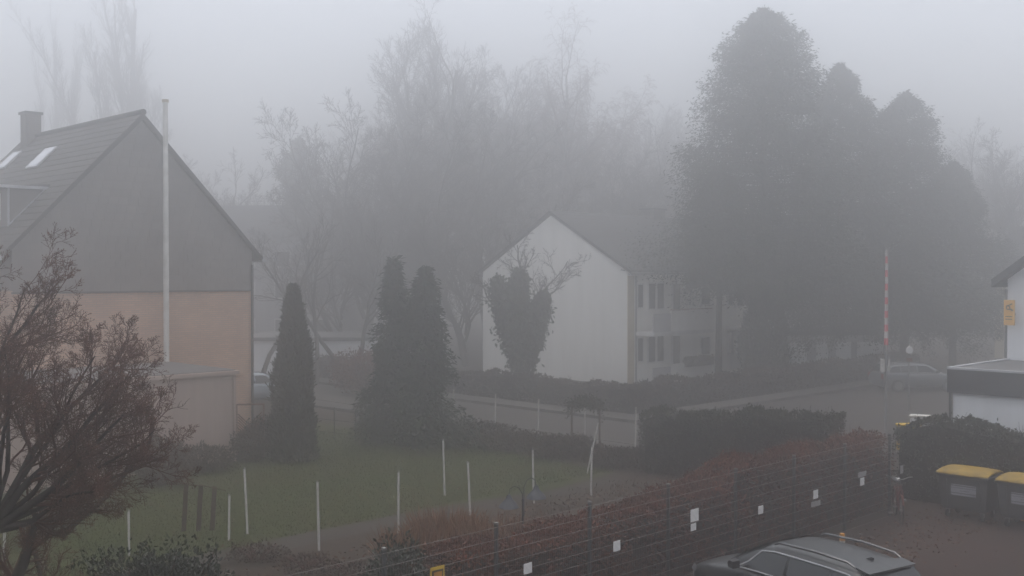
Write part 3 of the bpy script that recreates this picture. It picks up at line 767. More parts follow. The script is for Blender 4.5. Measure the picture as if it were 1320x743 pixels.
# ---------------------------------------------------------------- car
def make_car(name, label, loc, rot, paint, glass=None):
    t = thing(name, label, 'car', loc, rot)
    Wd = .89
    # x, belt height, half width, floor
    st = [(-2.18, .62, .70, .42), (-2.13, .84, .78, .30), (-1.95, .96, .85, .24), (-1.5, .985, Wd, .20), (-.6, .975, Wd + .005, .19), (.3, .955, Wd, .19), (.85, .945, Wd, .19),
          (1.25, .90, .875, .20), (1.65, .83, .84, .22), (1.98, .73, .75, .25), (2.12, .62, .63, .30), (2.17, .52, .52, .36)]
    rings = []
    for x, zb, hw, fl in st:
        half = [(0, fl), (hw * .80, fl), (hw * .96, fl + .12), (hw, fl + (zb - fl) * .48), (hw * .985, zb - .13), (hw * .94, zb - .035), (hw * .82, zb), (hw * .4, zb + .025), (0, zb + .035)]
        rings.append([(x, y, z) for y, z in half] + [(x, -y, z) for y, z in half[-2:0:-1]])
    mb = MB(); mb.loft(rings); body = mb.build('body', paint, t, smooth=True, sub=2)
    # greenhouse
    gs = [(-1.96, .95, .78, .99, .70), (-1.87, .95, .80, 1.10, .68), (-1.68, .95, .815, 1.32, .615), (-1.46, .95, .82, 1.40, .60), (-.7, .95, .825, 1.435, .615), (.1, .95, .82, 1.43, .605), (.38, .95, .815, 1.385, .60), (.75, .94, .80, 1.19, .66), (1.12, .93, .77, .975, .71)]
    rings = []
    for x, z0, y0, z1, y1 in gs:
        d = z1 - z0
        half = [(y0, z0 - .06), (y0 * .62 + y1 * .38, z0 + d * .42), (y1 + .035, z1 - .06 * min(1, d * 3)), (y1 - .08, z1 - .005), (y1 * .4, z1 + .018)]
        rings.append([(x, y, z) for y, z in half] + [(x, -y, z) for y, z in half[::-1]])
    mb = MB(); mb.loft(rings); mb.build('cabin', paint, t, smooth=True, sub=2)
    def cabin_pt(x, f, side, off=.012):
        """point on the cabin side at length x, height fraction f"""
        for a, b in zip(gs, gs[1:]):
            if a[0] <= x <= b[0]:
                q = (x - a[0]) / (b[0] - a[0]); g = [a[i] + (b[i] - a[i]) * q for i in range(5)]; break
        z0, y0, z1, y1 = g[1], g[2], g[3], g[4]; d = z1 - z0
        z = z0 + (d - .07) * f; y = y0 + (y1 + .03 - y0) * f
        return (x, side * (y + off), z)
    gl = glass or M['carglass']
    for side in (-1, 1):
        for (xa, xb, xat, xbt) in ((.78, -.22, .36, -.22), (-.29, -1.12, -.29, -1.10), (-1.17, -1.78, -1.15, -1.58)):
            mb = MB(); n_ = 6; rows = []
            for f in (.10, .5, .86):
                k = (f - .10) / .76
                rows.append([cabin_pt((xa + (xat - xa) * k) * (1 - i / n_) + (xb + (xbt - xb) * k) * i / n_, f, side) for i in range(n_ + 1)])
            mb.loft(rows, close=False); g_ = mb.build('side_window', gl, t, smooth=True)
        P = [cabin_pt(x, f, side, .018) for x, f in ((.83, .06), (.60, .50), (.37, .92), (.1, .93), (-.4, .93), (-1.0, .93), (-1.45, .92), (-1.64, .86), (-1.80, .12))]
        mb = MB(); mb.tube(P, .013, 5); mb.tube([cabin_pt(x, .05, side, .016) for x in (.83, .3, -.4, -1.1, -1.8)], .012, 5); mb.build('window_trim', M['edge'], t, smooth=True)
        P = [(.16, side * .575, 1.425), (.06, side * .575, 1.47), (-.7, side * .585, 1.49), (-1.36, side * .565, 1.455), (-1.48, side * .56, 1.40)]
        mb = MB(); mb.tube(P, [.016, .022, .024, .022, .016], 6); mb.build('roof_rail', M['chrome'], t, smooth=True)
        mb = MB(); mb.loft([[(.72 + dx, side * yy, z) for dx, z in ((-.05, .96), (.07, .97), (.09, 1.05), (.05, 1.10), (-.05, 1.09))] for yy in (.88, .93, 1.02, 1.05)]); mb.build('mirror', M['carblack'], t, smooth=True, bevel=.01)
        MB().loft([[(1.88, side * .80, .60), (1.82, side * .80, .72), (2.02, side * .66, .70), (2.08, side * .66, .60)], [(1.86, side * .815, .60), (1.80, side * .815, .72), (2.05, side * .66, .71), (2.11, side * .66, .60)]]).build('headlight', M['lamp_lens'], t)
        MB().box(-2.17, -2.06, side * .74 - .06, side * .74 + .06, .66, .92).build('tail_light', M['red_lens'], t, bevel=.02)
        for wx in (1.36, -1.32):
            mb = MB(); mb.lathe([(.2, -.10), (.30, -.10), (.325, -.06), (.325, .06), (.30, .10), (.2, .10)], 20)
            wh = link('wheel', mb.mesh('wheel', M['rubber'], True), t, (wx, side * .80, .325), (PI / 2, 0, 0))
            mb = MB(); mb.lathe([(.04, -.11), (.21, -.105), (.21, .105), (.04, .11)], 14); link('rim', mb.mesh('rim', M['galv']), wh)
        for wx in (.02, -.85):
            MB().tube([(wx, side * .895, .86), (wx - .10, side * .905, .865), (wx - .2, side * .895, .86)], .014, 5).build('door_handle', M['chrome'], t)
    # windscreen and rear window, just proud of the cabin
    def across(x, y, z): return [(x - .02 * abs(f), y * f, z) for f in (-1, -.6, 0, .6, 1)]
    MB().loft([across(1.12, .70, .985), across(.79, .645, 1.195), across(.42, .57, 1.395)], close=False).build('windscreen', gl, t, smooth=True)
    def acrossr(x, y, z): return [(x + .02 * abs(f), y * f, z) for f in (-1, -.6, 0, .6, 1)]
    MB().loft([acrossr(-2.00, .66, 1.02), acrossr(-1.91, .64, 1.12), acrossr(-1.73, .56, 1.32)], close=False).build('rear_window', gl, t, smooth=True)
    MB().loft([[(-1.50, yy, zz), (-1.76 - dx, yy, zz - .05), (-1.76 - dx, yy, zz - .07), (-1.50, yy, zz - .035)] for yy, zz, dx in ((-.56, 1.415, 0), (0, 1.43, .04), (.56, 1.415, 0))]).build('roof_spoiler', paint, t, bevel=.006)
    MB().loft([[(-1.26, -.02, 1.42), (-1.39, -.02, 1.415), (-1.39, .02, 1.415), (-1.26, .02, 1.42)], [(-1.35, -.005, 1.46), (-1.40, -.005, 1.46), (-1.40, .005, 1.46), (-1.35, .005, 1.46)]]).build('aerial', M['carblack'], t)
    return t
car = make_car('parked_car', 'dark grey estate car with silver roof rails beside the mesh fence', (5.0, 18.42, 0), 2.15, M['carpaint'])
make_car('parked_car', 'silver car parked across the road at the right', (20.6, 55.5, 0), .12, M['carsilver'])
make_car('parked_car', 'pale blue car half hidden behind the columnar cypress', (-12.0, 50, 0), .75, M['carblue'])

# ---------------------------------------------------------------- rubbish containers
def make_bin(label, loc):
    t = thing('waste_container', label, 'bin', loc, GR, 'grey waste containers with yellow lids')
    rings = []
    for z, a, b in ((.22, .50, .36), (.30, .54, .40), (.75, .585, .455), (1.02, .60, .47), (1.04, .64, .50), (1.09, .64, .50)):
        rings.append([(-a, -b, z), (-a * .5, -b * 1.01, z), (0, -b * 1.015, z), (a * .5, -b * 1.01, z), (a, -b, z), (a, 0, z), (a, b, z), (0, b, z), (-a, b, z), (-a, 0, z)])
    mb = MB(); mb.loft(rings); body = mb.build('body', M['bin'], t, bevel=.015)
    for k in (-.40, .40):
        MB().prism([(k - .02, -.405, .30), (k + .02, -.405, .30), (k + .02, -.475, .98), (k - .02, -.475, .98)], (0, -.018, 0)).build('rib', M['bin'], body)
    rings = []
    for y, zz, a in ((-.54, 1.10, .655), (-.53, 1.145, .65), (-.40, 1.20, .64), (-.10, 1.235, .63), (.22, 1.23, .63), (.45, 1.19, .64), (.52, 1.10, .645)):
        rings.append([(-a, y, 1.092), (-a, y, 1.10 + (zz - 1.10) * .6), (-a * .93, y, zz - .01), (-a * .5, y, zz), (0, y, zz + .004), (a * .5, y, zz), (a * .93, y, zz - .01), (a, y, 1.10 + (zz - 1.10) * .6), (a, y, 1.092)])
    mb = MB(); mb.loft(rings); mb.build('lid', M['lid'], t, smooth=True, sub=1)
    MB().tube([(-.30, -.575, 1.11), (.30, -.575, 1.11)], .014, 6).build('lid_handle', M['lid'], t)
    s = .405 + (.07) * (.72 - .3) / .68 + .02
    lb = MB().box(-.27, .33, -.494, -.482, .60, .86).build('label', M['label'], t)
    for za, zb in ((.825, .845), (.775, .785), (.645, .665)):
        MB().box(-.268, .328, -.4965, -.4945, za, zb).build('stripe', M['dark'], lb)
    MB().box(-.05, .18, -.4965, -.4945, .71, .722).build('stripe', M['dark'], lb)
    for sx in (-1, 1):
        MB().tube([(sx * .60, -.05, .98), (sx * .68, -.05, .98)], .03, 8).build('trunnion', M['galv'], t)
        for sy in (-1, 1):
            mb = MB(); mb.lathe([(.03, -.03), (.09, -.03), (.10, 0), (.09, .03), (.03, .03)], 14)
            link('wheel', mb.mesh('wheel', M['rubber'], True), t, (sx * .42, sy * .30, .10), (0, PI / 2, .2 * sx))
            MB().box(sx * .42 - .045, sx * .42 + .045, sy * .30 - .02, sy * .30 + .02, .10, .23).build('castor_fork', M['galv'], t)
    return t
b0 = make_bin('grey waste container with yellow lid next to the dark hedge, farther one', gw(-10.85, 26.75))
b1 = copy_tree(b0, gw(-9.42, 26.72), GR + .02, 'grey waste container with yellow lid cut by the right photo edge')
by = thing('parking_bollard', 'short amber and white post at the right edge beside the containers', 'bollard', (12.35, 26.2, 0))
MB().tube([(0, 0, 0), (0, 0, .5)], .05, 8).build('post', M['amber'], by)
MB().tube([(0, 0, .501), (0, 0, .56)], .052, 8).build('cap', M['white'], by)

# small marker post behind the car
mk = thing('marker_post', 'little white and orange marker post behind the grey car', 'post', atp(1087, 22.6), .2)
MB().tube([(0, 0, 0), (0, 0, .42)], .06, 8).build('shaft', M['white'], mk); MB().tube([(0, 0, .421), (0, 0, .56)], [.066, .05], 8).build('cap', M['amber'], mk)

# ---------------------------------------------------------------- bicycle (seen almost end on)
bk = thing('bicycle', 'red bicycle standing at the far end of the fence', 'bicycle', atp(1159, 26.3), -PI / 2 - .20)
for x in (-.52, .52):
    mb = MB(); mb.tube([(x + .33 * math.cos(a * PI / 12), 0, .34 + .33 * math.sin(a * PI / 12)) for a in range(25)], .018, 6, False); wh = mb.build('wheel', M['rubber'], bk, smooth=True)
    mb = MB()
    for a in range(10): mb.tube([(x, 0, .34), (x + .32 * math.cos(a * PI / 5), 0, .34 + .32 * math.sin(a * PI / 5))], .0025, 3, False)
    mb.tube([(x, -.05, .34), (x, .05, .34)], .022, 6); mb.build('spokes', M['galv'], wh)
    mb = MB(); mb.tube([(x + .365 * math.cos(a * PI / 12), 0, .34 + .365 * math.sin(a * PI / 12)) for a in range(2, 14)], .02, 4); mb.build('mudguard', M['bikered'], bk)
mb = MB()
for P in (((-.12, 0, .30), (-.20, 0, .86)), ((-.12, 0, .30), (.36, 0, .80)), ((-.18, 0, .76), (.34, 0, .86)), ((-.52, -.05, .34), (-.18, 0, .74)), ((-.52, .05, .34), (-.18, 0, .74)), ((-.52, 0, .34), (-.12, 0, .30))):
    mb.tube(P, .017, 6)
mb.build('frame', M['bikered'], bk)
mb = MB(); mb.tube([(.52, .055, .34), (.40, .05, .72), (.34, 0, .92)], .014, 6); mb.tube([(.52, -.055, .34), (.40, -.05, .72), (.34, 0, .92)], .014, 6); mb.build('fork', M['bikered'], bk)
mb = MB(); mb.tube([(.34, 0, .9), (.32, 0, 1.05)], .014, 6); mb.tube([(.14, .30, 1.08), (.28, .20, 1.10), (.36, .05, 1.05), (.36, -.05, 1.05), (.28, -.20, 1.10), (.14, -.30, 1.08)], .013, 6); mb.build('handlebar', M['chrome'], bk, smooth=True)
MB().loft([[(-.36, -.10, .93), (-.36, .10, .93), (-.36, .09, .97), (-.36, -.09, .97)], [(-.20, -.07, .92), (-.20, .07, .92), (-.20, .06, .97), (-.20, -.06, .97)], [(-.06, -.02, .93), (-.06, .02, .93), (-.06, .018, .96), (-.06, -.018, .96)]]).build('saddle', M['plategrey'], bk, bevel=.01)
mb = MB(); mb.tube([(-.12, -.10, .30), (-.12, .10, .30)], .02, 6); mb.box(-.22, -.08, -.20, -.10, .12, .15); mb.box(-.16, -.02, .10, .20, .45, .48); mb.build('crank', M['galv'], bk)

# ---------------------------------------------------------------- boom barrier, mailbox, street sign
bb = thing('boom_barrier', 'raised red and white barrier boom on a thin grey post', 'barrier', (13.75, 39.9, 0))
MB().tube([(0, 0, 0), (0, 0, 3.2)], .055, 8).build('post', M['galv'], bb, smooth=True)
z = 3.35
MB().tube([(0, 0, 3.2), (0, 0, z)], .06, 8).build('joint', M['galv'], bb)
k = 0
while z < 6.8:
    MB().tube([(0, 0, z), (0, 0, z + .249)], .075 - .010 * (z - 3.35), 8).build('stripe', M['barred'] if k % 2 == 0 else M['white'], bb, smooth=True); z += .25; k += 1
MB().box(-.20, -.066, -.07, .07, 2.36, 2.82).build('control_box', M['white'], bb, bevel=.01)
MB().box(.066, .14, -.06, .06, 2.40, 2.82).build('control_box', M['white'], bb, bevel=.01)
mbx = thing('yellow_letterbox', 'yellow letterbox top peeking over the left end of the dark hedge', 'letterbox', (11.05, 30.2, 0), .3)
MB().tube([(0, 0, 0), (0, 0, 1.05)], .05, 8).build('post', M['post'], mbx)
MB().box(-.28, .28, -.18, .18, 1.05, 1.74).build('box', M['yellow'], mbx, bevel=.03)
MB().box(-.30, .30, -.2, .2, 1.741, 1.80).build('cover', M['yellow'], mbx, bevel=.02)
wbx = thing('white_cabinet', 'white cabinet beside the yellow letterbox behind the hedge', 'cabinet', (11.62, 30.9, 0), -.5)
MB().box(-.24, .24, -.18, .18, 0, 1.88).build('body', M['whitewall'], wbx, bevel=.01); MB().box(-.27, .27, -.2, .2, 1.881, 1.95).build('cover', M['white'], wbx, bevel=.01)
ss = thing('street_sign', 'round pale traffic sign on a thin post across the junction', 'sign', atp(1172, 47))
MB().tube([(0, 0, 0), (0, 0, 3.0)], .035, 6).build('post', M['galv'], ss)
mb = MB(); mb.lathe([(.15, -.012), (.165, 0), (.15, .012)], 20)
link('disc', mb.mesh('disc', M['plate']), ss, (0, -.06, 2.66), (PI / 2, 0, 0))
MB().box(-.12, .12, -.07, -.045, 2.16, 2.32).build('panel', M['lattice'], ss)

# ---------------------------------------------------------------- white posts
PST = [  # px, top y, base y, lean, label
    (410.5, 622, 711, .0, 'white post at the lawn edge, standing alone before the path'),
    (318, 605, 690, -.03, 'leaning white post on the lawn right of the dark trellis'),
    (513, 610, 688, .0, 'white post at the edge of the path near the orange grasses'),
    (573, 568, 640, -.03, 'leaning white post in the lawn near the broad conifer'),
    (606, 597, 667, -.02, 'white post rising from the orange grasses left of the lantern'),
    (638, 508, 563, 0, 'white post at the road edge, second from the broad conifer'),
    (693.5, 515, 570, 0, 'white post at the road edge left of the rose arch'),
    (585.5, 502, 557, 0, 'white post at the road edge against the broad conifer'),
    (819, 525, 585, 0, 'white post at the road edge just left of the green hedge'),
    (688, 580, 650, -.01, 'white post directly behind the twin lantern'),
    (294, 640, 698, 0, 'short white post touching the right end of the dark trellis'),
    (165, 660, 718, 0, 'short white post under the bare tree on the lawn'),
    (3, 650, 745, 0, 'white post at the left edge of the photo under the tree'),
    (754, 518, 575, 0, 'white post rising behind the rose arch'),
    (762, 576, 640, 0, 'white post crossed by the leaning white stick'),
]
for px, ty, by_, lean, lab in PST:
    D = 8400 / (by_ - 352); h = (by_ - ty) / 1400 * D
    t = thing('white_post', lab, 'post', atp(px, D), 0, 'white posts round the lawn'); t.rotation_euler = (.022 * math.sin(px * 1.7), .02 * math.sin(px * .9), 0)
    MB().tube([(0, 0, 0), (lean * h * .5, 0, h * .5), (lean * h * 1.25, 0, h)], [.027, .026, .025], 8).build('shaft', M['white'], t, smooth=True)
    MB().tube([(lean * h * 1.25, 0, h), (lean * h * 1.25, 0, h + .025)], [.032, .02], 8).build('cap', M['cap'], t)
t = thing('leaning_stick', 'leaning white stick crossing the post beside the rose arch', 'stick', atp(757, 32.4))
MB().tube([(0, 0, 0), (.16, -.03, .75), (.33, .0, 1.52)], [.024, .024, .02], 7).build('shaft', M['white'], t, smooth=True)

# rose arch
ra = thing('rose_arch', 'small wooden rose arch overgrown with bare climber behind the lawn', 'arch', atp(757, 36.4), .1)
for x in (-.52, .42):
    MB().box(x - .03, x + .03, -.03, .03, 0, 1.5).build('post', M['woodbrown'], ra)
mb = MB(); mb.tube([(-.52 + .47 * (1 - math.cos(a * PI / 8)), 0, 1.45 + .32 * math.sin(a * PI / 8)) for a in range(9)], .03, 5); mb.build('arch_rail', M['woodbrown'], ra)
r4 = np.random.default_rng(8); n_ = 1100; a = np.arccos(1 - 2 * r4.random(n_))
C = np.stack([-.05 - .6 * np.cos(a) + r4.normal(size=n_) * .1, r4.normal(size=n_) * .12, 1.38 + .36 * np.sin(a) + r4.normal(size=n_) * .09 - .25 * (r4.random(n_) ** 3)], 1)
link('climber', leaf_mesh('climber', C, r4.normal(size=(n_, 3)), .11, .05, r4, M['thuja']), ra, kind='stuff')

# dark trellis panels leaning on the lawn
tr = thing('dark_trellis', 'dark brown wooden trellis of leaning boards on the lawn', 'trellis', atp(262, 25.2), .15)
for i, x in enumerate((-.46, -.13, .18)):
    mb = MB(); mb.prism([(x - .055, -.02, 0), (x + .055, -.02, 0), (x + .115, -.02, 1.12 - .05 * i), (x + .015, -.02, 1.14 - .05 * i)], (0, .04, 0)); mb.build('board', M['woodbrown'], tr)
mb = MB(); mb.tube([(-.42, -.04, 1.10), (.0, -.05, 1.06), (.5, -.04, .93)], .014, 5); mb.build('rail', M['woodbrown'], tr)
# lattice between garage and cypress
lt = thing('lattice_fence', 'reddish lattice screen between the garage corner and the cypress', 'fence', atp(306, 35.2), .12)
for i in range(9):
    x = i * .09
    for sg in (1, -1):
        a, b = (x, x + sg * 1.0)
        z0, z1 = .7, 1.7
        if b > .78: z1 = z0 + (.78 - a) * 1.0; b = .78
        if b < 0: z1 = z0 + a; b = 0.
        if z1 - z0 > .05:
            mb = MB(); yy = 0 if sg > 0 else .016; mb.prism([(a - .026, yy, z0), (a + .026, yy, z0), (b + .026, yy, z1), (b - .026, yy, z1)], (0, .012, 0)); mb.build('slat', M['lattice'], lt)
for x in (-.06, .80): MB().box(x, x + .05, -.02, .05, 0, 1.75).build('post', M['lattice'], lt)
MB().box(-.01, .80, -.015, .045, .60, .66).build('rail', M['lattice'], lt); MB().box(-.01, .80, -.015, .045, 1.70, 1.75).build('rail', M['lattice'], lt)

# dark railing on the far side of the lawn along the road
rl = thing('garden_railing', 'thin dark railing between the two conifers along the road', 'fence', atp(404, 39.6), -.62)
for i in range(4): MB().tube([(i * 1.05, 0, 0), (i * 1.05, 0, 1.18)], .022, 6).build('post', M['post'], rl)
for zz in (.25, .7, 1.14): MB().tube([(0, 0, zz), (3.3, 0, zz)], .012, 5).build('rail', M['post'], rl)

# twin lantern
tl = thing('twin_lantern', 'dark garden lantern with two bell shades on curved arms', 'lamp', atp(674, 21.2), .1)
zt = 1.58
MB().tube([(0, 0, 0), (0, 0, zt)], .022, 8).build('post', M['lantern'], tl, smooth=True)
for sx, dy, dz in ((-1, 0, 0), (1, .25, .12)):
    bx = .0 if sx < 0 else .02
    P = [(bx, dy * .0, zt - .35), (bx + sx * .01, dy * .3, zt + .10 + dz), (bx + sx * .08, dy * .6, zt + .22 + dz), (bx + sx * .17, dy * .8, zt + .25 + dz), (bx + sx * .25, dy, zt + .20 + dz), (bx + sx * .275, dy, zt + .08 + dz)]
    arm = MB().tube(P, .011, 6).build('arm', M['lantern'], tl, smooth=True)
    c = (bx + sx * .275, dy, zt - .13 + dz)
    sh = MB().lathe([(.035, .22), (.055, .17), (.065, .14), (.13, .07), (.19, .0), (.205, -.035), (.19, -.035), (.12, .05), (.035, .11)], 16, c).build('shade', M['lantern'], arm, smooth=True)
    MB().lathe([(.01, .06), (.04, .04), (.05, 0), (.035, -.035), (.01, -.045)], 10, c).build('bulb', M['lamp_lens'], arm, smooth=True)

# ---------------------------------------------------------------- shrubs and garden plants
shrub('evergreen_shrub', 'dark evergreen shrub along the bottom left edge of the photo', 'shrub', atp(198, 15.6), 1.32, .8, 1.98, 22000, (.07, .036), M['evergreen'], 21, rot=.1)
shrub('evergreen_shrub', 'small dark shrub behind the fence beside the yellow plate', 'shrub', gw(-13.3, 10.75), .5, .5, 1.75, 4500, (.08, .045), M['evergreen'], 22)
shrub('brown_shrub', 'round dark brown shrub against the garage wall under the tree', 'shrub', atp(206, 30.6), .75, .6, 1.35, 5000, (.09, .05), M['brownhedge'], 23)
shrub('brown_shrub', 'ragged brown shrub at the right foot of the garage wall', 'shrub', atp(262, 32.6), .9, .5, .8, 3000, (.10, .04), M['brownhedge'], 24)
shrub('brown_shrub', 'dark tangled shrub at the foot of the columnar cypress', 'shrub', atp(352, 35.4), 1.0, .7, 1.3, 6000, (.10, .045), M['core'], 25)
shrub('brown_shrub', 'brown shrub below the lattice screen by the garage', 'shrub', atp(320, 34.4), .6, .5, 1.0, 3000, (.09, .04), M['brownhedge'], 26)
shrub('red_shrub', 'rounded reddish shrub at the roadside left of the broad conifer', 'shrub', atp(468, 54), 1.6, 1.3, 2.1, 6000, (.14, .07), M['beech'], 27)
for px, D, s_, lab in ((575, 23.2, 25, 'orange dry grass clump left of the white post by the fence'), (640, 22.4, 31, 'orange dry grass clump below the left lantern shade'), (700, 22.0, 37, 'orange dry grass clump behind the fence under the right lantern shade'), (540, 21.6, 43, 'orange dry grass clump nearest the dark shrub by the fence')):
    r5 = np.random.default_rng(s_); n_ = 1700; t = thing('dry_grass_clump', lab, 'ornamental grass', atp(px, D), 0, 'orange dry grasses behind the fence')
    a = r5.random(n_) * 6.28; q = r5.random(n_) ** .5
    C = np.stack([.75 * q * np.cos(a), .5 * q * np.sin(a), .0 + .35 * r5.random(n_)], 1)
    A = np.stack([np.cos(a) * .35, np.sin(a) * .35, np.full(n_, 1.)], 1) + r5.normal(size=(n_, 3)) * .22
    link('blades', leaf_mesh('blades', C, A, .35 + .45 * r5.random(n_), .022, r5, M['dry']), t)
    mb = MB()
    for k in range(14):
        a = r5.random() * 6.28; q = .5 * r5.random(); mb.tube([(q * math.cos(a), q * math.sin(a), 0), (q * 1.5 * math.cos(a), q * 1.5 * math.sin(a), .8 + .2 * r5.random())], [.012, .004], 3, False)
    mb.build('stems', M['twig'], t)
for px, D, s_, lab in ((330, 22.5, 51, 'sparse reddish border plant at the lower path end'), (395, 21.6, 52, 'sparse brown border plant left of the fence end'), (455, 21.0, 53, 'sparse brown border plant behind the first fence posts')):
    shrub('border_plant', lab, 'plant', atp(px, D), .6, .4, .36, 800, (.07, .035), M['brownhedge'], s_, 'low border plants by the path', stems=12)
for i, (px, D, rx, h, lab) in enumerate(((610, 38.2, 1.5, .75, 'low brown bush right of the broad conifer'), (665, 36.6, 1.4, .6, 'low brown bush below the road edge posts'), (725, 35.0, 1.3, .75, 'low brown bush left of the rose arch'), (800, 33.6, 1.1, .55, 'low brown bush left of the green hedge'))):
    shrub('low_bush', lab, 'bush', atp(px, D), rx, .6, h, 3500, (.10, .05), M['brownhedge'], 70 + i, 'low brown bushes along the lawn end')

# ---------------------------------------------------------------- conifers in the garden
def prof_col(R_): return lambda q: R_ * min(1, (1.015 - q) * 2.0) ** .62 * (1.06 - .30 * q)
t = thing('columnar_cypress', 'slim columnar cypress standing at the garage end of the lawn', 'conifer', atp(378, 34.6))
link('crown', column_parts(31, 5.55, prof_col(.62), 17000, (.15, .045), M['thuja']), t)
MB().tube([(0, 0, 0), (0, 0, 5.0)], [.12, .03], 8).build('trunk', M['bark'], t)
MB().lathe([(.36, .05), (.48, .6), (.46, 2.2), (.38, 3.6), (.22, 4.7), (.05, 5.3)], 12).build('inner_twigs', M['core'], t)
def prof_con(R_): return lambda q: R_ * (1.03 - q) ** .72 * (.8 + .2 * min(1, q * 6))
conifer('garden_conifer', 'taller left half of the pair of garden conifers', 'conifer', atp(508, 38.4), 'pair of broad garden conifers', seed=32, H=6.45, Rb=1.25, z0=.15, nb=330, per=62, power=.62, spray=(.20, .055), droop=.5, trunk_r=.14, lumps=.55)
conifer('garden_conifer', 'right half of the pair of garden conifers by the road post', 'conifer', atp(548, 37.4), 'pair of broad garden conifers', seed=33, H=6.15, Rb=1.4, z0=.15, nb=340, per=62, power=.62, spray=(.20, .055), droop=.5, trunk_r=.14, lumps=.55)

# ---------------------------------------------------------------- large conifers by the side street
LC = 'tall conifers along the side street'
conifer('tall_conifer', 'tallest broad conifer of the three beside the white house', 'conifer', atp(983, 59), LC, seed=41, H=20.2, Rb=5.6, z0=4.8, droop=.22, nb=660, per=230, power=.44, spray=(.20, .055), lumps=.45, trunk_r=.34)
conifer('tall_conifer', 'middle tall conifer with a lower pointed top', 'conifer', atp(1082, 64), LC, seed=42, H=18.2, Rb=5.2, z0=2.6, nb=560, per=215, power=.52, spray=(.20, .055), lumps=.45, trunk_r=.3)
conifer('tall_conifer', 'rounded conifer at the right of the three tall ones', 'conifer', atp(1166, 65), LC, seed=43, H=16.7, Rb=5.1, z0=2.8, nb=520, per=215, power=.50, spray=(.20, .055), lumps=.40, trunk_r=.3, mat_=M['conifer2'])
conifer('tall_conifer', 'lower conifer filling the right flank of the tall group', 'conifer', atp(1228, 67), LC, seed=44, H=12.8, Rb=4.1, z0=2.8, nb=380, per=190, power=.55, spray=(.20, .055), lumps=.45, trunk_r=.25, mat_=M['conifer2'])
conifer('tall_conifer', 'lower conifer at the left flank leaning over the white house roof', 'conifer', atp(926, 58), LC, seed=45, H=11.6, Rb=2.5, z0=5.6, nb=260, per=190, power=.6, spray=(.20, .055), lumps=.45, trunk_r=.2)
t = thing('dark_yew', 'dark narrow yew standing under the tallest conifer', 'conifer', atp(986, 56.5))
link('crown', column_parts(47, 5.2, lambda q: 1.15 * (1.04 - q) ** .35 * (.75 + .35 * min(1, q * 3)), 15000, (.22, .07), M['conifer']), t)
MB().tube([(0, 0, 0), (0, 0, 4.8)], [.16, .04], 8).build('trunk', M['bark'], t)
conifer('far_conifer', 'faint rounded conifer far behind the columnar cypress', 'conifer', atp(385, 94), seed=46, H=17.6, Rb=4.8, z0=1.5, nb=260, per=110, power=.5, spray=(.36, .12), trunk_r=.3)

# ---------------------------------------------------------------- ivy covered tree before the white gable
limbs = [[(0, 0, 0), (.0, 0, 1.2), (.1, .1, 2.4), (-.1, .1, 3.6), (-.15, .2, 4.9), (-.1, .2, 6.0)],
         [(0, 0, .8), (-.25, 0, 1.9), (-.62, .1, 2.9), (-.9, 0, 4.0), (-1.1, 0, 5.0), (-1.2, .1, 5.6)],
         [(.05, 0, .9), (.32, 0, 1.8), (.60, 0, 2.6), (.82, -.1, 3.6), (.98, 0, 4.3), (1.12, 0, 4.9)]]
polys = [([np.array(p, float) for p in l], [.26 * (1 - .16 * i) for i in range(6)], 0) for l in limbs]
polys += [(p, r, max(1, l)) for p, r, l in branch_set(51, [((-.1, .2, 4.4), (.1, 0, 1), 3.2, .09), ((-1.2, 0, 4.2), (-.5, 0, 1), 1.8, .05), ((.9, 0, 3.9), (.55, 0, 1), 2.8, .05), ((.2, .1, 3.4), (.45, .1, 1), 3.9, .055)], 3, (8, 6, 5), (.5, .5, .5), (.7, .7, .7), (.03, .03, .03, .02), first=.2, rmin=.011)]
iv = bare_tree('ivy_tree', 'ivy covered vase shaped tree in front of the white gable', 'tree', atp(672, 54), polys, M['bark'], M['twiggrey'])
r6 = np.random.default_rng(52); Cs = []
for li, l in enumerate(limbs):
    n_ = (7500, 5200, 5600)[li]
    P = np.array(l); k = r6.random(n_) ** .85 * (len(P) - 1); i = k.astype(int); f = (k - i)[:, None]
    q = P[i] * (1 - f) + P[i + 1] * f
    wd = (.28 + (.42, .27, .27)[li] * np.sin(np.clip(k / 5, 0, 1) * PI * .95)) * (1 + .25 * np.sin(k * 6 + li))
    u = r6.normal(size=q.shape); u /= np.linalg.norm(u, axis=1, keepdims=True)
    tuft = .72 + .55 * np.abs(np.sin(k * 4.3 + 2 * li) * np.cos(3 * np.arctan2(u[:, 1], u[:, 0]) + k * 3)) + .5 * (r6.random(n_) > .96)
    Cs.append(q + u * (wd * tuft * (.35 + .75 * r6.random(n_)))[:, None])
C = np.concatenate(Cs); C = C[C[:, 2] > .1]
link('ivy', leaf_mesh('ivy', C, r6.normal(size=C.shape) + np.array((0, 0, -.3)), .18 + .1 * r6.random(len(C)), .14, r6, M['ivy']), iv)

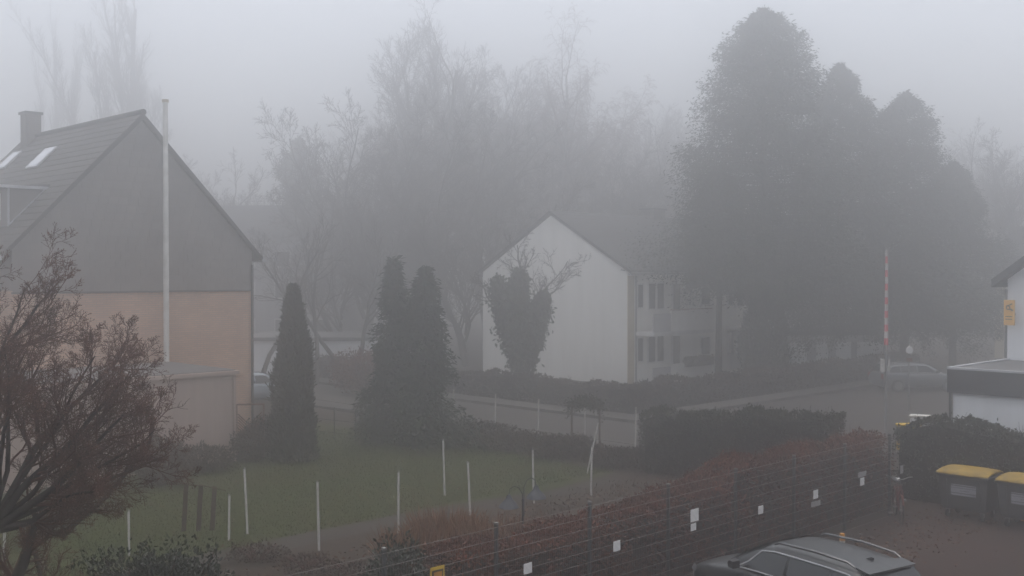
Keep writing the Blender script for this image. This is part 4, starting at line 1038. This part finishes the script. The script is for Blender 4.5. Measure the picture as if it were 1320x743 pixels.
# ---------------------------------------------------------------- tall bare trees in the fog
BT = 'bare trees in the fog behind the houses'
def fan(seed, n, z0, z1, tilt, L, r, trunk):
    """a trunk and n leaders fanning out from it"""
    g = np.random.default_rng(seed); out = [((0, 0, 0), (.02, 0, 1), trunk[0], trunk[1])]
    for i in range(n):
        az = 2 * PI * (i + .6 * g.random()) / n; tl = tilt * (.35 + .75 * g.random())
        out.append(((0, 0, z0 + (z1 - z0) * i / n), (math.sin(tl) * math.cos(az), math.sin(tl) * math.sin(az), math.cos(tl)), L * (.8 + .3 * g.random()), r * (.7 + .5 * g.random())))
    return out
big = branch_set(61, fan(161, 9, 3.5, 9, .50, 13.5, .15, (20.5, .36)), 4, (14, 8, 6, 3), (.40, .5, .5, .5), (.55, .6, .6, .65), (.05, .09, .06, .03, .02), first=.22, rmin=.012, wig=.10)
t1 = bare_tree('bare_tree', 'tall bare tree with upright branches left of the white house', 'tree', atp(545, 90), big, M['barkgrey'], M['twiggrey'], BT); t1.scale = (1.12,) * 3
bir = branch_set(62, fan(162, 9, 4, 12, .62, 11.5, .11, (22.5, .30)), 4, (13, 8, 6, 4), (.38, .5, .55, .6), (.6, .65, .7, .6), (.06, .07, .0, -.14, -.28), first=.25, rmin=.011, droop=.35, wig=.10)
t2 = bare_tree('bare_tree', 'broad pale birch with hanging twigs behind the white house ridge', 'tree', atp(738, 101), bir, M['birch'], M['twig'], BT); t2.scale = (1.1,) * 3
wide = branch_set(63, fan(163, 9, 1.2, 6, .72, 9.5, .12, (12.5, .26)), 4, (13, 8, 6, 3), (.42, .5, .5, .5), (.65, .65, .65, .65), (.05, .07, .05, .03, .02), first=.15, rmin=.012, wig=.12)
t3 = bare_tree('bare_tree', 'dense spreading bare tree left of the tall upright one', 'tree', atp(470, 79), wide, M['barkgrey'], M['twiggrey'], BT); t3.scale = (1.2,) * 3
for src, px, D, rot, sc, lab in (
        (t3, 560, 64, 1.1, .95, 'dense bare tree below the tall upright tree'),
        (t1, 630, 78, 2.2, .86, 'bare tree between the upright tree and the birch'),
        (t3, 625, 70, 3.9, 1.0, 'spreading bare tree directly left of the white gable'),
        (t2, 660, 88, 2.6, .80, 'smaller birch left of the broad birch'),
        (t2, 800, 86, 4.0, .78, 'smaller birch over the white house roof'),
        (t3, 770, 80, 5.2, 1.05, 'spreading bare tree behind the white house chimney'),
        (t3, 425, 76, 2.0, .66, 'lower bare tree behind the columnar cypress'),
        (t3, 285, 78, 4.4, .88, 'bare tree rising behind the right eave of the brick house'),
        (t1, 870, 96, 3.0, .85, 'faint bare tree left of the tallest conifer'),
        (t3, 860, 76, 2.5, .9, 'bare tree between the white house roof and the conifers'),
        (t3, 1310, 70, 1.0, 1.0, 'bare tree at the right photo edge'),
        (t1, 1275, 92, 5.0, .7, 'faint bare tree right of the tall conifers'),
        (t3, 700, 92, 3.3, 1.0, 'spreading bare tree behind the white house ridge'),
        (t3, 440, 62, 1.9, .7, 'low bare tree midway between cypress and conifer pair'),
        (t3, 505, 60, .4, .62, 'low bare tree behind the pair of garden conifers'),
        (t3, 600, 58, 2.9, .6, 'low bare tree left of the ivy tree'),
        (t1, 455, 95, 1.4, .8, 'faint bare tree far left of the upright one')):
    copy_tree(src, atp(px, D * 1.2), rot, lab, scale=sc * 1.2)
# thin trunks before the low white building
for i, px in enumerate((334, 407, 447, 458)):
    pl_ = branch_set(90 + i, [((0, 0, 0), (.02, 0, 1), 8, .14)], 3, (11, 6, 4), (.4, .45, .5), (.6, .6, .6), (.03, .1, .05, .02), first=.38, rmin=.013)
    bare_tree('street_tree', ('thin street tree close to the brick house corner', 'thin street tree just right of the columnar cypress', 'thin street tree midway before the low white building', 'thin street tree nearest the broad conifer pair')[i], 'tree', atp(px, 57 + 1.2 * i), pl_, M['bark'], M['twiggrey'], 'thin street trees')

# poplars behind the brick house
pop = branch_set(71, fan(171, 12, .6, 9, .16, 24, .16, (32, .42)), 3, (26, 8, 6), (.20, .45, .5), (.32, .4, .5), (.012, .16, .10, .05), first=.06, rmin=.013, wig=.05)
t4 = bare_tree('poplar', 'broad faint poplar towering behind the brick house ridge', 'tree', atp(168, 106), pop, M['barkgrey'], M['twiggrey'], 'poplars behind the brick house')
t4.scale = (1.25, 1.25, 1)
copy_tree(t4, atp(80, 118), 2.0, 'narrower faint poplar above the brick house chimney', scale=(.62, .62, .98))

# ---------------------------------------------------------------- near bare tree at the left
roots = [((-.95, 0, -2.9), (.22, 0, 1), 2.9, .17)]
g8 = np.random.default_rng(880)
for i, (ang, L_) in enumerate(((6, 1.7), (13, 2.2), (20, 2.75), (26, 2.85), (33, 2.8), (40, 2.9), (47, 2.85), (54, 2.8), (61, 2.85), (68, 3.0), (75, 3.15), (82, 3.3), (90, 3.3), (100, 3.2), (115, 3.1), (135, 2.9), (160, 2.6))):
    a = math.radians(ang + 1); dy = (.55, -.35, .1, -.6, .35)[i % 5]
    roots.append(((-.30 + .1 * math.cos(a), 0, -.35 + .15 * math.sin(a)), (math.cos(a), dy * .7, math.sin(a)), L_ * (.80 + .20 * min(1, ang / 60)) * .93, .038 + .022 * (i % 3 == 0)))
near = branch_set(81, roots, 4, (10, 8, 6, 4), (.40, .5, .5, .5), (.75, .75, .75, .7), (.03, .07, .05, .04, .03), wig=.11, first=.2, rmin=.0036, taper=.25, shrink=.58)
zmin = -2.9
near = [([q + np.array((0, 0, 2.9)) for q in p[0]], p[1], p[2]) for p in near]
nt_ = bare_tree('bare_magnolia', 'large bare tree with reddish twigs at the left photo edge', 'tree', (-6.42, 14.0, .12), near, M['bark'], M['twig'])
r7 = np.random.default_rng(82)
tips = np.array([p[0][-1] for p in near if p[2] >= 3]); dirs = np.array([p[0][-1] - p[0][-2] for p in near if p[2] >= 3])
link('buds', leaf_mesh('buds', tips, dirs + .001, .022 + .016 * r7.random(len(tips)), .011, r7, M['bud']), nt_)
roots = [((0, 0, 0), (.05, 0, 1), 2.0, .07), ((.1, 0, 1.85), (.8, .1, .45), 2.6, .05), ((.08, 0, 1.8), (-.3, .2, .8), 1.6, .035)]
sm = branch_set(83, roots, 3, (6, 6, 5), (.5, .5, .5), (.6, .7, .7), (.06, .08, .05, .03), wig=.2, first=.45, rmin=.005)
bare_tree('small_bare_tree', 'small crooked bare tree on the lawn under the large one', 'tree', atp(72, 17.2), sm, M['bark'], M['twig'])

# ---------------------------------------------------------------- fog
fm = bpy.data.materials.new('fog'); fm.use_nodes = True
t = fm.node_tree; t.nodes.remove(t.nodes['Principled BSDF'])
pv = t.nodes.new('ShaderNodeVolumePrincipled')
pv.inputs['Color'].default_value = (.97, .97, .97, 1)
pv.inputs['Density'].default_value = FOG_DENSITY
pv.inputs['Anisotropy'].default_value = FOG_ANISO
t.links.new(pv.outputs[0], t.nodes['Material Output'].inputs['Volume'])
tag(MB().box(-FX, FX, FY0, FY1, -1, FOG_TOP).build('haze', fm), 'pale fog filling the whole street scene', 'fog', kind='stuff')
